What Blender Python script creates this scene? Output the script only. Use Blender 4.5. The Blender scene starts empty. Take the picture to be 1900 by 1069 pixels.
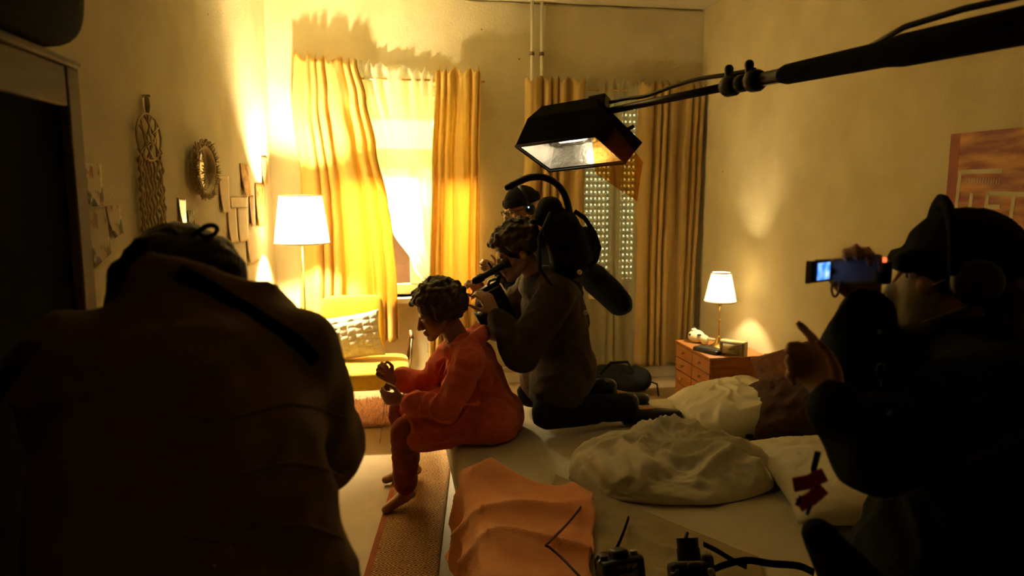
import bpy, bmesh, math, random
from mathutils import Vector, Matrix, noise
from mathutils.bvhtree import BVHTree
R = math.radians
random.seed(7)
scn = bpy.context.scene
col = scn.collection

# ------------------------------------------------------------ camera, world, light, exposure
FPX, PITCH, YAW, EYE = 1340.0, R(7.8), R(9.7), 1.55
cd = bpy.data.cameras.new('camera'); cam = bpy.data.objects.new('camera', cd); col.objects.link(cam)
cam.location = (0, 0, EYE); cam.rotation_euler = (R(90) - PITCH, 0, -YAW)
cd.sensor_width = 36; cd.lens = 36 * FPX / 1900; cd.clip_start = .02
cd.dof.use_dof = True; cd.dof.focus_distance = 2.9; cd.dof.aperture_fstop = 3.2
scn.camera = cam
scn.view_settings.view_transform = 'Standard'; scn.view_settings.look = 'None'
scn.view_settings.exposure = 0.33; scn.view_settings.gamma = 1.0; scn.view_settings.use_curve_mapping = False
wd = bpy.data.worlds.new('world'); scn.world = wd; wd.use_nodes = True
wd.node_tree.nodes['Background'].inputs[0].default_value = (.62, .68, .36, 1)
wd.node_tree.nodes['Background'].inputs[1].default_value = 5.5

def area_light(name, loc, target, size, power, color):
    l = bpy.data.lights.new(name, 'AREA'); l.shape = 'RECTANGLE'; l.size, l.size_y = size; l.energy = power; l.color = color
    o = bpy.data.objects.new(name, l); col.objects.link(o); o.location = loc
    o.rotation_euler = (Vector(target) - Vector(loc)).to_track_quat('-Z', 'Y').to_euler()
    return o
# film lamp standing outside the left window, shining in below the window's transom
area_light('film_light', (-.55, 7.6, 2.45), (.2, 4.8, .5), (1.0, .8), 1600, (1, .84, .46))

# ------------------------------------------------------------ helpers
FW = Vector((math.sin(YAW)*math.cos(PITCH), math.cos(YAW)*math.cos(PITCH), -math.sin(PITCH)))
RT = Vector((math.cos(YAW), -math.sin(YAW), 0)); UP = RT.cross(FW); CAM = Vector((0, 0, EYE))
def ray(x, y): return FW + RT*((x-950)/FPX) - UP*((y-534.5)/FPX)
def aY(x, y, Y): d = ray(x, y); return CAM + d*(Y/d.y)
def aX(x, y, X): d = ray(x, y); return CAM + d*(X/d.x)
def aZ(x, y, Z): d = ray(x, y); return CAM + d*((Z-EYE)/d.z)
def aD(x, y, D): return CAM + ray(x, y)*D
V = Vector

def curve(pts, n=6):      # Catmull-Rom through the points
    P = [V(p) for p in pts]; out = []
    for i in range(len(P)-1):
        a = P[i-1] if i else P[0]*2-P[1]; b, c = P[i], P[i+1]; d = P[i+2] if i+2 < len(P) else P[-1]*2-P[-2]
        for k in range(n):
            t = k/n; out.append(.5*((2*b)+(c-a)*t+(2*a-5*b+4*c-d)*t*t+(3*b-a-3*c+d)*t**3))
    return out+[P[-1]]
class MB:
    def __init__(s): s.v = []; s.f = []
    def add(s, vs, fs):
        o = len(s.v); s.v += [V(p) for p in vs]; s.f += [tuple(i+o for i in f) for f in fs]; return s
    def box(s, c, size, rot=None):
        c = V(c); h = V(size)/2; vs = []
        for z in (-1, 1):
            for x, y in ((-1, -1), (1, -1), (1, 1), (-1, 1)):
                p = V((x*h.x, y*h.y, z*h.z)); vs.append(c + (rot @ p if rot else p))
        return s.add(vs, [(3, 2, 1, 0), (4, 5, 6, 7), (0, 1, 5, 4), (1, 2, 6, 5), (2, 3, 7, 6), (3, 0, 4, 7)])
    def bb(s, a, b):
        a = V(a); b = V(b); return s.box((a+b)/2, (abs(b.x-a.x), abs(b.y-a.y), abs(b.z-a.z)))
    def tube(s, pts, rad, n=10, closed=False, flat=1.0, ref=None):
        pts = [V(p) for p in pts]; m = len(pts)
        if not hasattr(rad, '__len__'): rad = [rad]*m
        vs = []; prev = None
        for i, p in enumerate(pts):
            a = pts[(i-1) % m] if (closed or i > 0) else p; b = pts[(i+1) % m] if (closed or i < m-1) else p
            t = (b-a)
            t = t.normalized() if t.length > 1e-9 else V((0, 0, 1))
            if prev is None:
                u = V(ref) if ref else (V((0, 0, 1)) if abs(t.z) < .9 else V((1, 0, 0)))
            else: u = prev
            u = (u - t*u.dot(t)); u = u.normalized() if u.length > 1e-6 else t.orthogonal().normalized()
            prev = u; w = t.cross(u)
            for k in range(n):
                a_ = 2*math.pi*k/n; vs.append(p + (u*math.cos(a_) + w*math.sin(a_)*flat)*rad[i])
        fs = []
        for i in range(m if closed else m-1):
            for k in range(n):
                j = (i+1) % m; fs.append((i*n+k, i*n+(k+1) % n, j*n+(k+1) % n, j*n+k))
        if not closed: fs += [tuple(range(n-1, -1, -1)), tuple((m-1)*n+k for k in range(n))]
        return s.add(vs, fs)
    def lathe(s, prof, o=(0, 0, 0), n=24, wav=0, nw=0, M=None):
        o = V(o); vs = []; m = len(prof)
        for r, z in prof:
            for k in range(n):
                a = 2*math.pi*k/n; rr = r*(1 + wav*math.cos(nw*a)) if nw else r
                p = V((rr*math.cos(a), rr*math.sin(a), z)); vs.append(o + (M @ p if M else p))
        fs = []
        for i in range(m-1):
            for k in range(n): fs.append((i*n+k, i*n+(k+1) % n, (i+1)*n+(k+1) % n, (i+1)*n+k))
        if prof[0][0] > 1e-6: fs.append(tuple(range(n-1, -1, -1)))
        if prof[-1][0] > 1e-6: fs.append(tuple((m-1)*n+k for k in range(n)))
        return s.add(vs, fs)
    def shell(s, prof, o=(0, 0, 0), n=24, wav=0, nw=0):   # lathe without end caps, closed profile loop
        o = V(o); vs = []; m = len(prof)
        for r, z in prof:
            for k in range(n):
                a = 2*math.pi*k/n; rr = r*(1 + wav*math.cos(nw*a)) if nw else r
                vs.append(o + V((rr*math.cos(a), rr*math.sin(a), z)))
        fs = []
        for i in range(m):
            for k in range(n):
                j = (i+1) % m; fs.append((i*n+k, i*n+(k+1) % n, j*n+(k+1) % n, j*n+k))
        return s.add(vs, fs)
    def cap(s, p0, r0, p1, r1, side=None, n=14, m=10):   # tapered capsule, r may be (side radius, front radius)
        p0, p1 = V(p0), V(p1); ax = p1-p0; ax = ax.normalized() if ax.length > 1e-6 else V((0, 0, 1))
        if not hasattr(r0, '__len__'): r0 = (r0, r0)
        if not hasattr(r1, '__len__'): r1 = (r1, r1)
        u = V(side) if side is not None else ax.orthogonal()
        u = (u - ax*u.dot(ax)).normalized(); w = ax.cross(u); vs = []
        rings = [i/(m-1) for i in range(m)]
        for i in range(m):
            top = i >= m//2
            k = (i-m//2)/(m-1-m//2) if top else 1 - i/(m//2-1)
            th = (math.pi/2)*k*.985; c, sn = math.cos(th), math.sin(th)
            p, r = (p1, r1) if top else (p0, r0); e = min(r)*sn*(1 if top else -1)
            for q in range(n):
                a = 2*math.pi*q/n; vs.append(p + ax*e + u*(r[0]*c*math.cos(a)) + w*(r[1]*c*math.sin(a)))
        fs = []
        for i in range(m-1):
            for q in range(n): fs.append((i*n+q, i*n+(q+1) % n, (i+1)*n+(q+1) % n, (i+1)*n+q))
        fs += [tuple(range(n-1, -1, -1)), tuple((m-1)*n+q for q in range(n))]
        return s.add(vs, fs)
    def ell(s, c, r, M=None, n=16, m=10):
        if not hasattr(r, '__len__'): r = (r, r, r)
        vs = [];
        for i in range(m):
            th = math.pi*(i+.02)/(m-1+.04); z = -math.cos(th); q = math.sin(th)
            for k in range(n):
                a = 2*math.pi*k/n; p = V((r[0]*q*math.cos(a), r[1]*q*math.sin(a), r[2]*z)); vs.append(V(c) + (M @ p if M else p))
        fs = []
        for i in range(m-1):
            for k in range(n): fs.append((i*n+k, i*n+(k+1) % n, (i+1)*n+(k+1) % n, (i+1)*n+k))
        fs += [tuple(range(n-1, -1, -1)), tuple((m-1)*n+k for k in range(n))]
        return s.add(vs, fs)
    def grid(s, fn, nu, nv):
        vs = [fn(i/nu, j/nv) for j in range(nv+1) for i in range(nu+1)]
        fs = [(j*(nu+1)+i, j*(nu+1)+i+1, (j+1)*(nu+1)+i+1, (j+1)*(nu+1)+i) for j in range(nv) for i in range(nu)]
        return s.add(vs, fs)
    def poly(s, pts, ext):     # a flat outline extruded by the vector ext
        n = len(pts); e = V(ext); vs = [V(p) for p in pts] + [V(p)+e for p in pts]
        return s.add(vs, [tuple(range(n-1, -1, -1)), tuple(range(n, 2*n))] + [(i, (i+1) % n, n+(i+1) % n, n+i) for i in range(n)])
    def mesh(s, name):
        me = bpy.data.meshes.new(name); me.from_pydata([tuple(p) for p in s.v], [], s.f); me.update(); return me

def world_loc(o):
    L = V((0, 0, 0))
    while o: L += o.location; o = o.parent
    return L
def link(name, me, mat, parent=None, smooth=True, bevel=0, thick=0, subd=0, base=True, autos=None):
    """link a mesh given in world coordinates as ONE object; its origin goes to its base, or to its parent's"""
    bm = bmesh.new(); bm.from_mesh(me); bmesh.ops.recalc_face_normals(bm, faces=bm.faces); bm.to_mesh(me); bm.free()
    if parent: L = world_loc(parent)
    else:
        xs = [v.co for v in me.vertices]
        lo = V([min(p[i] for p in xs) for i in range(3)]); hi = V([max(p[i] for p in xs) for i in range(3)])
        L = V(((lo.x+hi.x)/2, (lo.y+hi.y)/2, lo.z))
    me.transform(Matrix.Translation(-L)); o = bpy.data.objects.new(name, me); col.objects.link(o)
    if parent: o.parent = parent
    else: o.location = L
    if mat: me.materials.append(mat)
    if smooth:
        me.polygons.foreach_set('use_smooth', [True]*len(me.polygons))
        if autos is not None or bevel:
            a = R(autos or 35); bm = bmesh.new(); bm.from_mesh(me)
            for e in bm.edges:
                if len(e.link_faces) == 2 and e.calc_face_angle(0) > a: e.smooth = False
            bm.to_mesh(me); bm.free()
    if bevel:
        m = o.modifiers.new('bevel', 'BEVEL'); m.width = bevel; m.segments = 2; m.limit_method = 'ANGLE'; m.angle_limit = R(40)
    if thick:
        m = o.modifiers.new('solid', 'SOLIDIFY'); m.thickness = thick; m.offset = 0
    if subd:
        m = o.modifiers.new('sub', 'SUBSURF'); m.levels = m.render_levels = subd
    return o
def build(mb, name, mat, parent=None, **k): return link(name, mb.mesh(name), mat, parent, **k)
def empty(name, loc, label, cat, group=None):
    o = bpy.data.objects.new(name, None); col.objects.link(o); o.location = V(loc); o.empty_display_size = .1
    return tag(o, label, cat, group)
def tag(o, label=None, cat=None, group=None, kind=None):
    if label: o['label'] = label
    if cat: o['category'] = cat
    if group: o['group'] = group
    if kind: o['kind'] = kind
    return o
def struct(o, label=None): return tag(o, label, None, None, 'structure')
def fuse(mb, voxel, it=4, wr=0, ws=8, fac=.5, wr2=0, ws2=20, seed=0, stretch=(1, 1, 1)):
    """melt the shapes of mb into one continuous skin (voxel remesh), smooth it, then wrinkle it along its normals"""
    me = mb.mesh('tmp'); o = bpy.data.objects.new('tmp', me); col.objects.link(o)
    bm = bmesh.new(); bm.from_mesh(me); bmesh.ops.recalc_face_normals(bm, faces=bm.faces); bm.to_mesh(me); bm.free()
    m = o.modifiers.new('r', 'REMESH'); m.mode = 'VOXEL'; m.voxel_size = voxel; m.use_smooth_shade = True
    if it: s = o.modifiers.new('s', 'SMOOTH'); s.iterations = it; s.factor = fac
    dg = bpy.context.evaluated_depsgraph_get(); out = bpy.data.meshes.new_from_object(o.evaluated_get(dg))
    bpy.data.objects.remove(o); bpy.data.meshes.remove(me)
    if wr or wr2:
        sv = V((seed*3.1, seed*1.7, seed*.9)); ns = [v.normal.copy() for v in out.vertices]; S = V(stretch)
        for v, n in zip(out.vertices, ns):
            p = v.co*S; d = 0
            if wr:
                q = p*ws + sv; q = q + noise.noise_vector(q*.6)*.9
                d += wr*(1 - 2*abs(noise.noise(q)) - .35)
            if wr2: d += wr2*noise.noise(p*ws2 + sv)
            v.co += n*d
        out.update()
    return out

# ------------------------------------------------------------ procedural materials
def mat(name, c, rough=.6, c2=None, scale=8, bump=0, bscale=60, metal=0, sheen=0, stretch=(1, 1, 1), detail=4, spec=.4, emit=None, estr=0, lo=.35, hi=.65):
    m = bpy.data.materials.new(name); m.use_nodes = True; nt = m.node_tree; b = nt.nodes['Principled BSDF']
    b.inputs['Roughness'].default_value = rough; b.inputs['Metallic'].default_value = metal; b.inputs['Specular IOR Level'].default_value = spec
    if sheen: b.inputs['Sheen Weight'].default_value = sheen
    tc = nt.nodes.new('ShaderNodeTexCoord'); mp = nt.nodes.new('ShaderNodeMapping'); mp.inputs['Scale'].default_value = stretch
    nt.links.new(tc.outputs['Object'], mp.inputs[0])
    c2 = c2 or tuple(x*.82 for x in c)
    nz = nt.nodes.new('ShaderNodeTexNoise'); nz.inputs['Scale'].default_value = scale; nz.inputs['Detail'].default_value = detail
    cr = nt.nodes.new('ShaderNodeValToRGB'); cr.color_ramp.elements[0].position = lo; cr.color_ramp.elements[1].position = hi
    cr.color_ramp.elements[0].color = (*c2, 1); cr.color_ramp.elements[1].color = (*c, 1)
    nt.links.new(mp.outputs[0], nz.inputs[0]); nt.links.new(nz.outputs[0], cr.inputs[0]); nt.links.new(cr.outputs[0], b.inputs['Base Color'])
    if bump:
        n2 = nt.nodes.new('ShaderNodeTexNoise'); n2.inputs['Scale'].default_value = bscale; n2.inputs['Detail'].default_value = 5
        bp = nt.nodes.new('ShaderNodeBump'); bp.inputs['Strength'].default_value = bump; bp.inputs['Distance'].default_value = .01
        nt.links.new(mp.outputs[0], n2.inputs[0]); nt.links.new(n2.outputs[0], bp.inputs['Height']); nt.links.new(bp.outputs[0], b.inputs['Normal'])
    if emit: b.inputs['Emission Color'].default_value = (*emit, 1); b.inputs['Emission Strength'].default_value = estr
    return m
def thin_cloth(name, c, trans=.5, clear=0, weave=0):     # lets light through from behind
    m = bpy.data.materials.new(name); m.use_nodes = True; nt = m.node_tree; nt.nodes.clear()
    out = nt.nodes.new('ShaderNodeOutputMaterial'); d = nt.nodes.new('ShaderNodeBsdfDiffuse'); t = nt.nodes.new('ShaderNodeBsdfTranslucent')
    tc = nt.nodes.new('ShaderNodeTexCoord'); nz = nt.nodes.new('ShaderNodeTexNoise'); nz.inputs['Scale'].default_value = 40
    cr = nt.nodes.new('ShaderNodeValToRGB'); cr.color_ramp.elements[0].color = (*[x*.86 for x in c], 1); cr.color_ramp.elements[1].color = (*c, 1)
    nt.links.new(tc.outputs['Object'], nz.inputs[0]); nt.links.new(nz.outputs[0], cr.inputs[0])
    for s in (d, t): nt.links.new(cr.outputs[0], s.inputs[0])
    mx = nt.nodes.new('ShaderNodeMixShader'); mx.inputs[0].default_value = trans
    nt.links.new(d.outputs[0], mx.inputs[1]); nt.links.new(t.outputs[0], mx.inputs[2]); last = mx
    if clear:
        tr = nt.nodes.new('ShaderNodeBsdfTransparent'); m2 = nt.nodes.new('ShaderNodeMixShader'); m2.inputs[0].default_value = clear
        nt.links.new(mx.outputs[0], m2.inputs[1]); nt.links.new(tr.outputs[0], m2.inputs[2]); last = m2
    nt.links.new(last.outputs[0], out.inputs[0]); return m
def glass(name, tint=(1, 1, 1)):
    m = bpy.data.materials.new(name); m.use_nodes = True; nt = m.node_tree; nt.nodes.clear()
    out = nt.nodes.new('ShaderNodeOutputMaterial'); tr = nt.nodes.new('ShaderNodeBsdfTransparent'); tr.inputs[0].default_value = (*tint, 1)
    g = nt.nodes.new('ShaderNodeBsdfGlossy'); g.inputs['Roughness'].default_value = .02
    fr = nt.nodes.new('ShaderNodeFresnel'); fr.inputs[0].default_value = 1.45; mx = nt.nodes.new('ShaderNodeMixShader')
    nt.links.new(fr.outputs[0], mx.inputs[0]); nt.links.new(tr.outputs[0], mx.inputs[1]); nt.links.new(g.outputs[0], mx.inputs[2]); nt.links.new(mx.outputs[0], out.inputs[0]); return m
def plaster(name, c, c2):   # old painted plaster: mottled, with small chips and stains
    m = mat(name, c, .85, c2, 3.5, .25, 90, spec=.2); nt = m.node_tree; b = nt.nodes['Principled BSDF']
    src = b.inputs['Base Color'].links[0].from_socket
    tc = nt.nodes.new('ShaderNodeTexCoord'); vo = nt.nodes.new('ShaderNodeTexVoronoi'); vo.inputs['Scale'].default_value = 3.2; vo.inputs['Randomness'].default_value = 1
    n3 = nt.nodes.new('ShaderNodeTexNoise'); n3.inputs['Scale'].default_value = 30
    ad = nt.nodes.new('ShaderNodeMath'); ad.operation = 'MULTIPLY_ADD'; ad.inputs[1].default_value = .06
    nt.links.new(tc.outputs['Object'], vo.inputs[0]); nt.links.new(tc.outputs['Object'], n3.inputs[0])
    nt.links.new(n3.outputs[0], ad.inputs[0]); nt.links.new(vo.outputs['Distance'], ad.inputs[2])
    lt = nt.nodes.new('ShaderNodeMath'); lt.operation = 'LESS_THAN'; lt.inputs[1].default_value = .052
    nt.links.new(ad.outputs[0], lt.inputs[0])
    mx = nt.nodes.new('ShaderNodeMix'); mx.data_type = 'RGBA'; mx.inputs[7].default_value = (.12, .085, .04, 1)
    nt.links.new(lt.outputs[0], mx.inputs[0]); nt.links.new(src, mx.inputs[6]); nt.links.new(mx.outputs[2], b.inputs['Base Color']); return m

M_WALL = plaster('old_plaster', (.66, .58, .38), (.57, .49, .30))
M_CEIL = mat('ceiling_paint', (.54, .47, .29), .9, (.48, .42, .26), 3, .1)
M_FLOOR = mat('floor_lino', (.46, .34, .20), .5, (.36, .26, .15), 3, .08, 40)
M_WHITE = mat('white_gloss_paint', (.82, .78, .66), .35, (.76, .71, .58), 6)
M_GLASS = glass('window_glass')
M_FROST = thin_cloth('frosted_glass', (.80, .84, .58), .75)
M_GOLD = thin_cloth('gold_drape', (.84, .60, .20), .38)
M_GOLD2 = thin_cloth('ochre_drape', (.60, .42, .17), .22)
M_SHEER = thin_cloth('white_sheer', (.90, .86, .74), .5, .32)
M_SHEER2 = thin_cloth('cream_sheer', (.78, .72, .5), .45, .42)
M_SHADE = thin_cloth('pleated_shade', (.98, .93, .80), .72, .10)
M_BRASS = mat('aged_brass', (.62, .43, .15), .32, (.5, .33, .1), 20, metal=1)
M_STEEL = mat('brushed_steel', (.5, .48, .44), .35, metal=1)
M_SHUT = mat('shutter_plastic', (.42, .38, .25), .5)
M_YEL = mat('mustard_wool', (.80, .50, .03), .85, (.70, .42, .02), 30, .3, 200, sheen=.3)
M_CREAM = mat('cream_weave', (.86, .78, .66), .9, (.76, .67, .54), 25, .3, 150)
M_WOOD = mat('orange_pine', (.42, .17, .05), .5, (.30, .11, .03), 5, .05, 30, stretch=(1, 1, 9))
M_WOODD = mat('dark_walnut', (.16, .08, .035), .5, (.10, .05, .02), 5, .05, 30, stretch=(9, 1, 1))
M_SHEET = mat('bed_sheet', (.66, .60, .44), .9, (.60, .54, .39), 5, .25, 120)
M_DUVET = mat('white_cotton', (.80, .75, .58), .9, (.74, .68, .51), 5, .15, 90)
M_TAN = mat('tan_blanket', (.48, .40, .25), .95, (.42, .34, .2), 14, .5, 260)
M_LEAK_THROW = mat('leak_tinted_throw', (.95, .42, .18), .95, (.88, .34, .14), 10, .5, 240, sheen=.2)  # orange of the light leak painted into the cloth colour
M_BROWN = mat('brown_cushion', (.17, .065, .03), .9, (.12, .045, .02), 12, .3, 150)
M_DKBROWN = mat('dark_brown_cushion', (.065, .026, .016), .9, bump=.3, bscale=150)
M_BLACK = mat('black_plastic', (.012, .012, .012), .38, (.008, .008, .009), 30)
M_MATTE = mat('black_cloth', (.012, .012, .013), .95, (.008, .008, .009), 20, .3, 120, spec=.12)
M_NAVY = mat('navy_black_cloth', (.010, .013, .018), .9, (.007, .009, .013), 12, .3, 100, spec=.15)
M_OPER = mat('dark_charcoal_cloth', (.05, .028, .022), .9, (.035, .02, .016), 12, .3, 100)
M_PARKA = mat('brown_parka', (.21, .135, .075), .8, (.165, .105, .056), 7, .3, 60)
M_ROBE = mat('coral_leak_terry', (.84, .13, .045), .95, (.72, .095, .03), 30, .7, 300, sheen=.3)  # coral pushed redder so the colour carries the light leak
M_TROU = mat('leak_red_trousers', (.28, .05, .03), .9, (.2, .035, .02), 12, .2, 90)  # red glow of the light leak put into the trouser colour
M_SKIN = mat('skin_brown', (.36, .17, .085), .5, (.31, .14, .07), 14, .08, 150)
M_SKIN2 = mat('skin_warm', (.52, .28, .17), .5, (.46, .24, .14), 14, .08, 150)
M_HAIRD = mat('hair_dark_brown', (.06, .028, .014), .55, (.035, .016, .008), 40, .6, 90)
M_HAIRB = mat('hair_near_black', (.022, .012, .008), .5, (.012, .007, .005), 30, .6, 60, stretch=(6, 1, 1))
M_SILVER = mat('silver_shell', (.6, .62, .66), .35, metal=.1)
M_MASK = mat('white_mask', (.62, .58, .48), .9, bump=.1, bscale=120)
M_RED = mat('red_webbing', (.5, .03, .02), .7, bump=.3, bscale=200)
M_ROPE = mat('cotton_rope', (.74, .60, .38), .95, (.6, .47, .28), 40, .5, 200)

# ------------------------------------------------------------ the room
XL, XR, YB, YF, ZC = -.84, 2.5, 5.6, -1.6, 2.95
W1 = (-.42, .62, .72, 2.34); W2 = (1.28, 2.2, .72, 2.30)       # window openings: x0, x1, z0, z1
struct(build(MB().bb((XL-.2, YF-.2, -.1), (XR+.2, YB+.3, 0)), 'floor', M_FLOOR, smooth=False))
struct(build(MB().bb((XL-.2, YF-.2, ZC), (XR+.2, YB+.3, ZC+.1)), 'ceiling', M_CEIL, smooth=False))
struct(build(MB().bb((XL-.2, YF-.2, 0), (XL, YB+.3, ZC)), 'wall_left', M_WALL, smooth=False))
struct(build(MB().bb((XR, YF-.2, 0), (XR+.2, YB+.3, ZC)), 'wall_right', M_WALL, smooth=False))
struct(build(MB().bb((XL, YF-.2, 0), (XR, YF, ZC)), 'wall_front', mat('absorbing_back_wall', (.10, .085, .06), .95), smooth=False))  # unseen wall behind the camera, darkened to soak up bounced light
w = MB(); y0, y1 = YB, YB+.3
w.bb((XL, y0, 0), (W1[0], y1, ZC)); w.bb((W1[1], y0, 0), (W2[0], y1, ZC)); w.bb((W2[1], y0, 0), (XR, y1, ZC))
for W in (W1, W2): w.bb((W[0], y0, 0), (W[1], y1, W[2])); w.bb((W[0], y0, W[3]), (W[1], y1, ZC))
struct(build(w, 'wall_back', M_WALL, smooth=False))
b = MB(); b.bb((XL+.016, YB-.016, 0), (XR-.016, YB, .09)); struct(build(b, 'baseboard_back', M_WHITE, bevel=.004))
struct(build(MB().bb((XL, YF, 0), (XL+.016, YB, .09)), 'baseboard_left', M_WHITE, bevel=.004))
struct(build(MB().bb((XR-.016, YF, 0), (XR, YB, .09)), 'baseboard_right', M_WHITE, bevel=.004))
# cracked cornice edge of the ceiling above the windows, in darker plaster
cr = MB(); pts = []
for i in range(24):
    x = .6 + i*(XR-.62)/23; pts.append((x, YB-.006, ZC-.012 + .006*noise.noise(V((x*5, 1, 2)))))
cr.tube(pts, [.007+.004*noise.noise(V((i*.7, 3, 1))) for i in range(24)], 6)
struct(build(cr, 'trim_1', mat('dark_cornice_plaster', (.36, .29, .15), .95)))

def window(name, W, transom=None):
    x0, x1, z0, z1 = W; yf = YB+.17; m = MB(); t = .06
    root = bpy.data.objects.new(name, None); col.objects.link(root); root.location = ((x0+x1)/2, yf, z0); struct(root)
    m.bb((x0, yf, z0), (x0+t, yf+.06, z1)); m.bb((x1-t, yf, z0), (x1, yf+.06, z1)); m.bb((x0+t, yf, z0), (x1-t, yf+.06, z0+t+.02)); m.bb((x0+t, yf, z1-t), (x1-t, yf+.06, z1))
    build(m, 'window_frame', M_WHITE, root, bevel=.006)
    if transom:
        build(MB().bb((x0+t, yf-.012, transom[0]), (x1-t, yf+.055, transom[1])), 'transom', M_WHITE, root, bevel=.006)
    xm = (x0+x1)/2+.11; top = transom[0] if transom else z1-t
    build(MB().bb((xm-.045, yf-.01, z0+t+.02), (xm+.045, yf+.05, top)), 'mullion', M_WHITE, root, bevel=.006)
    for a, c, p, q in ([(x0+t, xm-.045, z0+t+.02, top), (xm+.045, x1-t, z0+t+.02, top)] + ([(x0+t, x1-t, transom[1], z1-t)] if transom else [])):
        build(MB().bb((a, yf+.028, p), (c, yf+.033, q)), 'pane', M_FROST if (transom and p == transom[1]) else M_GLASS, root, smooth=False)
    build(MB().bb((x0-.04, YB-.07, z0-.045), (x1+.04, yf, z0)), 'window_sill', M_WHITE, root, bevel=.008)
    h = MB().tube([(xm, yf-.05, z0+.55), (xm, yf-.05, z0+.43)], .011, 8); h.cap((xm, yf-.01, z0+.55), .014, (xm, yf-.05, z0+.55), .012)
    build(h, 'window_handle', M_STEEL, root)
    return root
win1 = window('window_1', W1, (1.71, 1.86)); win2 = window('window_2', W2)
# roller shutter of the right window: slats with rows of light slots
sy = YB+.262; hmesh = None; pitch = .0525; nh = 25
x0, x1 = W2[0], W2[1]; sm = MB(); zc = 0; hw, hh = .0085, .009; stp = (x1-x0-.02)/nh
sm.bb((x0, sy-.005, -.0255), (x1, sy+.005, -.0185)); sm.bb((x0, sy-.007, -.0185+2*hh), (x1, sy+.007, .0255))
cx = x0
for i in range(nh):
    c = x0+.01+stp*(i+.5); sm.bb((cx, sy-.005, -.0185), (c-hw, sy+.005, -.0185+2*hh)); cx = c+hw
sm.bb((cx, sy-.005, -.0185), (x1, sy+.005, -.0185+2*hh))
for k in range(30):
    zz = W2[2]+.028+k*pitch
    if k == 0:
        s0 = build(sm, 'shutter_slat', M_SHUT, win2, smooth=False); base = s0.location.copy(); s0.location.z += zz
    else:
        s = s0.copy(); col.objects.link(s); s.parent = win2; s.location.z = zz
# shutter box and half-open shutter of the left window, seen above its top pane
for k in range(5):
    build(MB().bb((W1[0], sy-.006, 2.095+k*.052), (W1[1], sy+.006, 2.143+k*.052)), 'shutter_slat', M_SHUT, win1, smooth=False)
# a dark brown house wall stands across the yard
yd = build(MB().bb((-5, 9.0, -3), (1.5, 9.2, 1.35)), 'yard_wall', mat('dark_brown_render', (.12, .045, .018), .9, (.08, .03, .012), 2, .3), smooth=False)
tag(yd, 'dark brown house wall outside, beyond the lower window pane', 'wall')
struct(build(MB().bb((-5, YB+.3, -3.1), (6.5, 9.2, -3)), 'ground', mat('yard_ground', (.06, .04, .025), .95), smooth=False))

# upright heating pipes between the windows, and the low ones along the wall
for x, nm in ((1.103, 'left'), (1.178, 'right')):
    rt = empty('heating_pipe', (x, YB-.045, 0), '%s of the two white heating pipes running up between the windows' % ('left one' if nm == 'left' else 'right one'), 'pipe', 'upright heating pipes')
    build(MB().tube([(x, YB-.045, 0), (x, YB-.045, ZC)], .0125, 12), 'pipe', M_WHITE, rt)
    build(MB().tube([(x, YB-.045, 2.555), (x, YB-.045, 2.58)], .019, 12).tube([(x, YB-.045, 2.568), (x, YB, 2.568)], .006, 8), 'pipe_clamp', mat('rusty_clamp_'+nm, (.2, .13, .07), .6), rt)
for z, lb in ((.50, 'upper'), (.13, 'lower')):
    o = build(MB().tube([(.66, YB-.03, z), (1.09, YB-.03, z)], .011, 10).cap((.67, YB-.03, z), .016, (.685, YB-.03, z), .016).cap((1.07, YB-.03, z), .016, (1.085, YB-.03, z), .016), 'radiator_pipe', M_WHITE)
    tag(o, '%s thin white pipe running level along the wall between the windows' % lb, 'pipe', 'level wall pipes')

# ------------------------------------------------------------ curtains
def lerp_path(pts, t):
    for (t0, x0), (t1, x1) in zip(pts, pts[1:]):
        if t <= t1: k = (t-t0)/(t1-t0); k = k*k*(3-2*k); return x0+(x1-x0)*k
    return pts[-1][1]
def edge(pxs, Y):  # photograph outline -> (height, x) on the plane of the curtain
    L = []
    for x, y in pxs: p = aY(x, y, Y); L.append((p.z, p.x))
    return L
def curtain(name, Y, left, right, zb, folds, amp, m, label, group, nu=150, nv=60, seed=0, amp_b=None, sway=0, torn=0, tops=.034):
    L = edge(left, Y); Rr = edge(right, Y)
    zt = (L[0][0]+Rr[0][0])/2
    l = [((zt-z)/(zt-zb), x) for z, x in L]; r = [((zt-z)/(zt-zb), x) for z, x in Rr]
    l[0] = (0, l[0][1]); r[0] = (0, r[0][1]); l.append((1.0001, l[-1][1])) if l[-1][0] < 1 else None; r.append((1.0001, r[-1][1])) if r[-1][0] < 1 else None
    ph = [random.Random(seed+i).uniform(.7, 1.3) for i in range(60)]
    amp_b = amp_b or amp
    dz = L[0][0]-zt
    def fn(u, v):
        z = zt + (zb-zt)*v + dz*(1-2*u)*(1-v)
        xa, xb = lerp_path(l, v), lerp_path(r, v)
        t = u*folds + .35*math.sin(u*folds*1.7+seed) + .12*noise.noise(V((u*6, v*2.2, seed)))*folds*.25
        A = (amp*(1-v)+amp_b*v)*(.75+.5*noise.noise(V((u*5, seed*2.1, v*.8))))
        s = math.sin(2*math.pi*t); s = s*(1.25-.25*s*s)
        y = Y + A*s + .006*noise.noise(V((u*20, v*14, seed)))
        x = xa + (xb-xa)*u + .3*A*math.cos(2*math.pi*t)
        top = (1-v)**14
        z += top*tops*(abs(math.sin(math.pi*t*1.0+1))*1.6-1.1 + .7*noise.noise(V((u*34, 3, seed))))
        if v > .985: z += .01*math.sin(2*math.pi*t)
        if torn and u < .02 and v > .17: x += torn
        return V((x, y, z))
    o = build(MB().grid(fn, nu, nv), name, m, thick=.0035); tag(o, label, 'curtain', group); return o
CY = YB-.085
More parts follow.
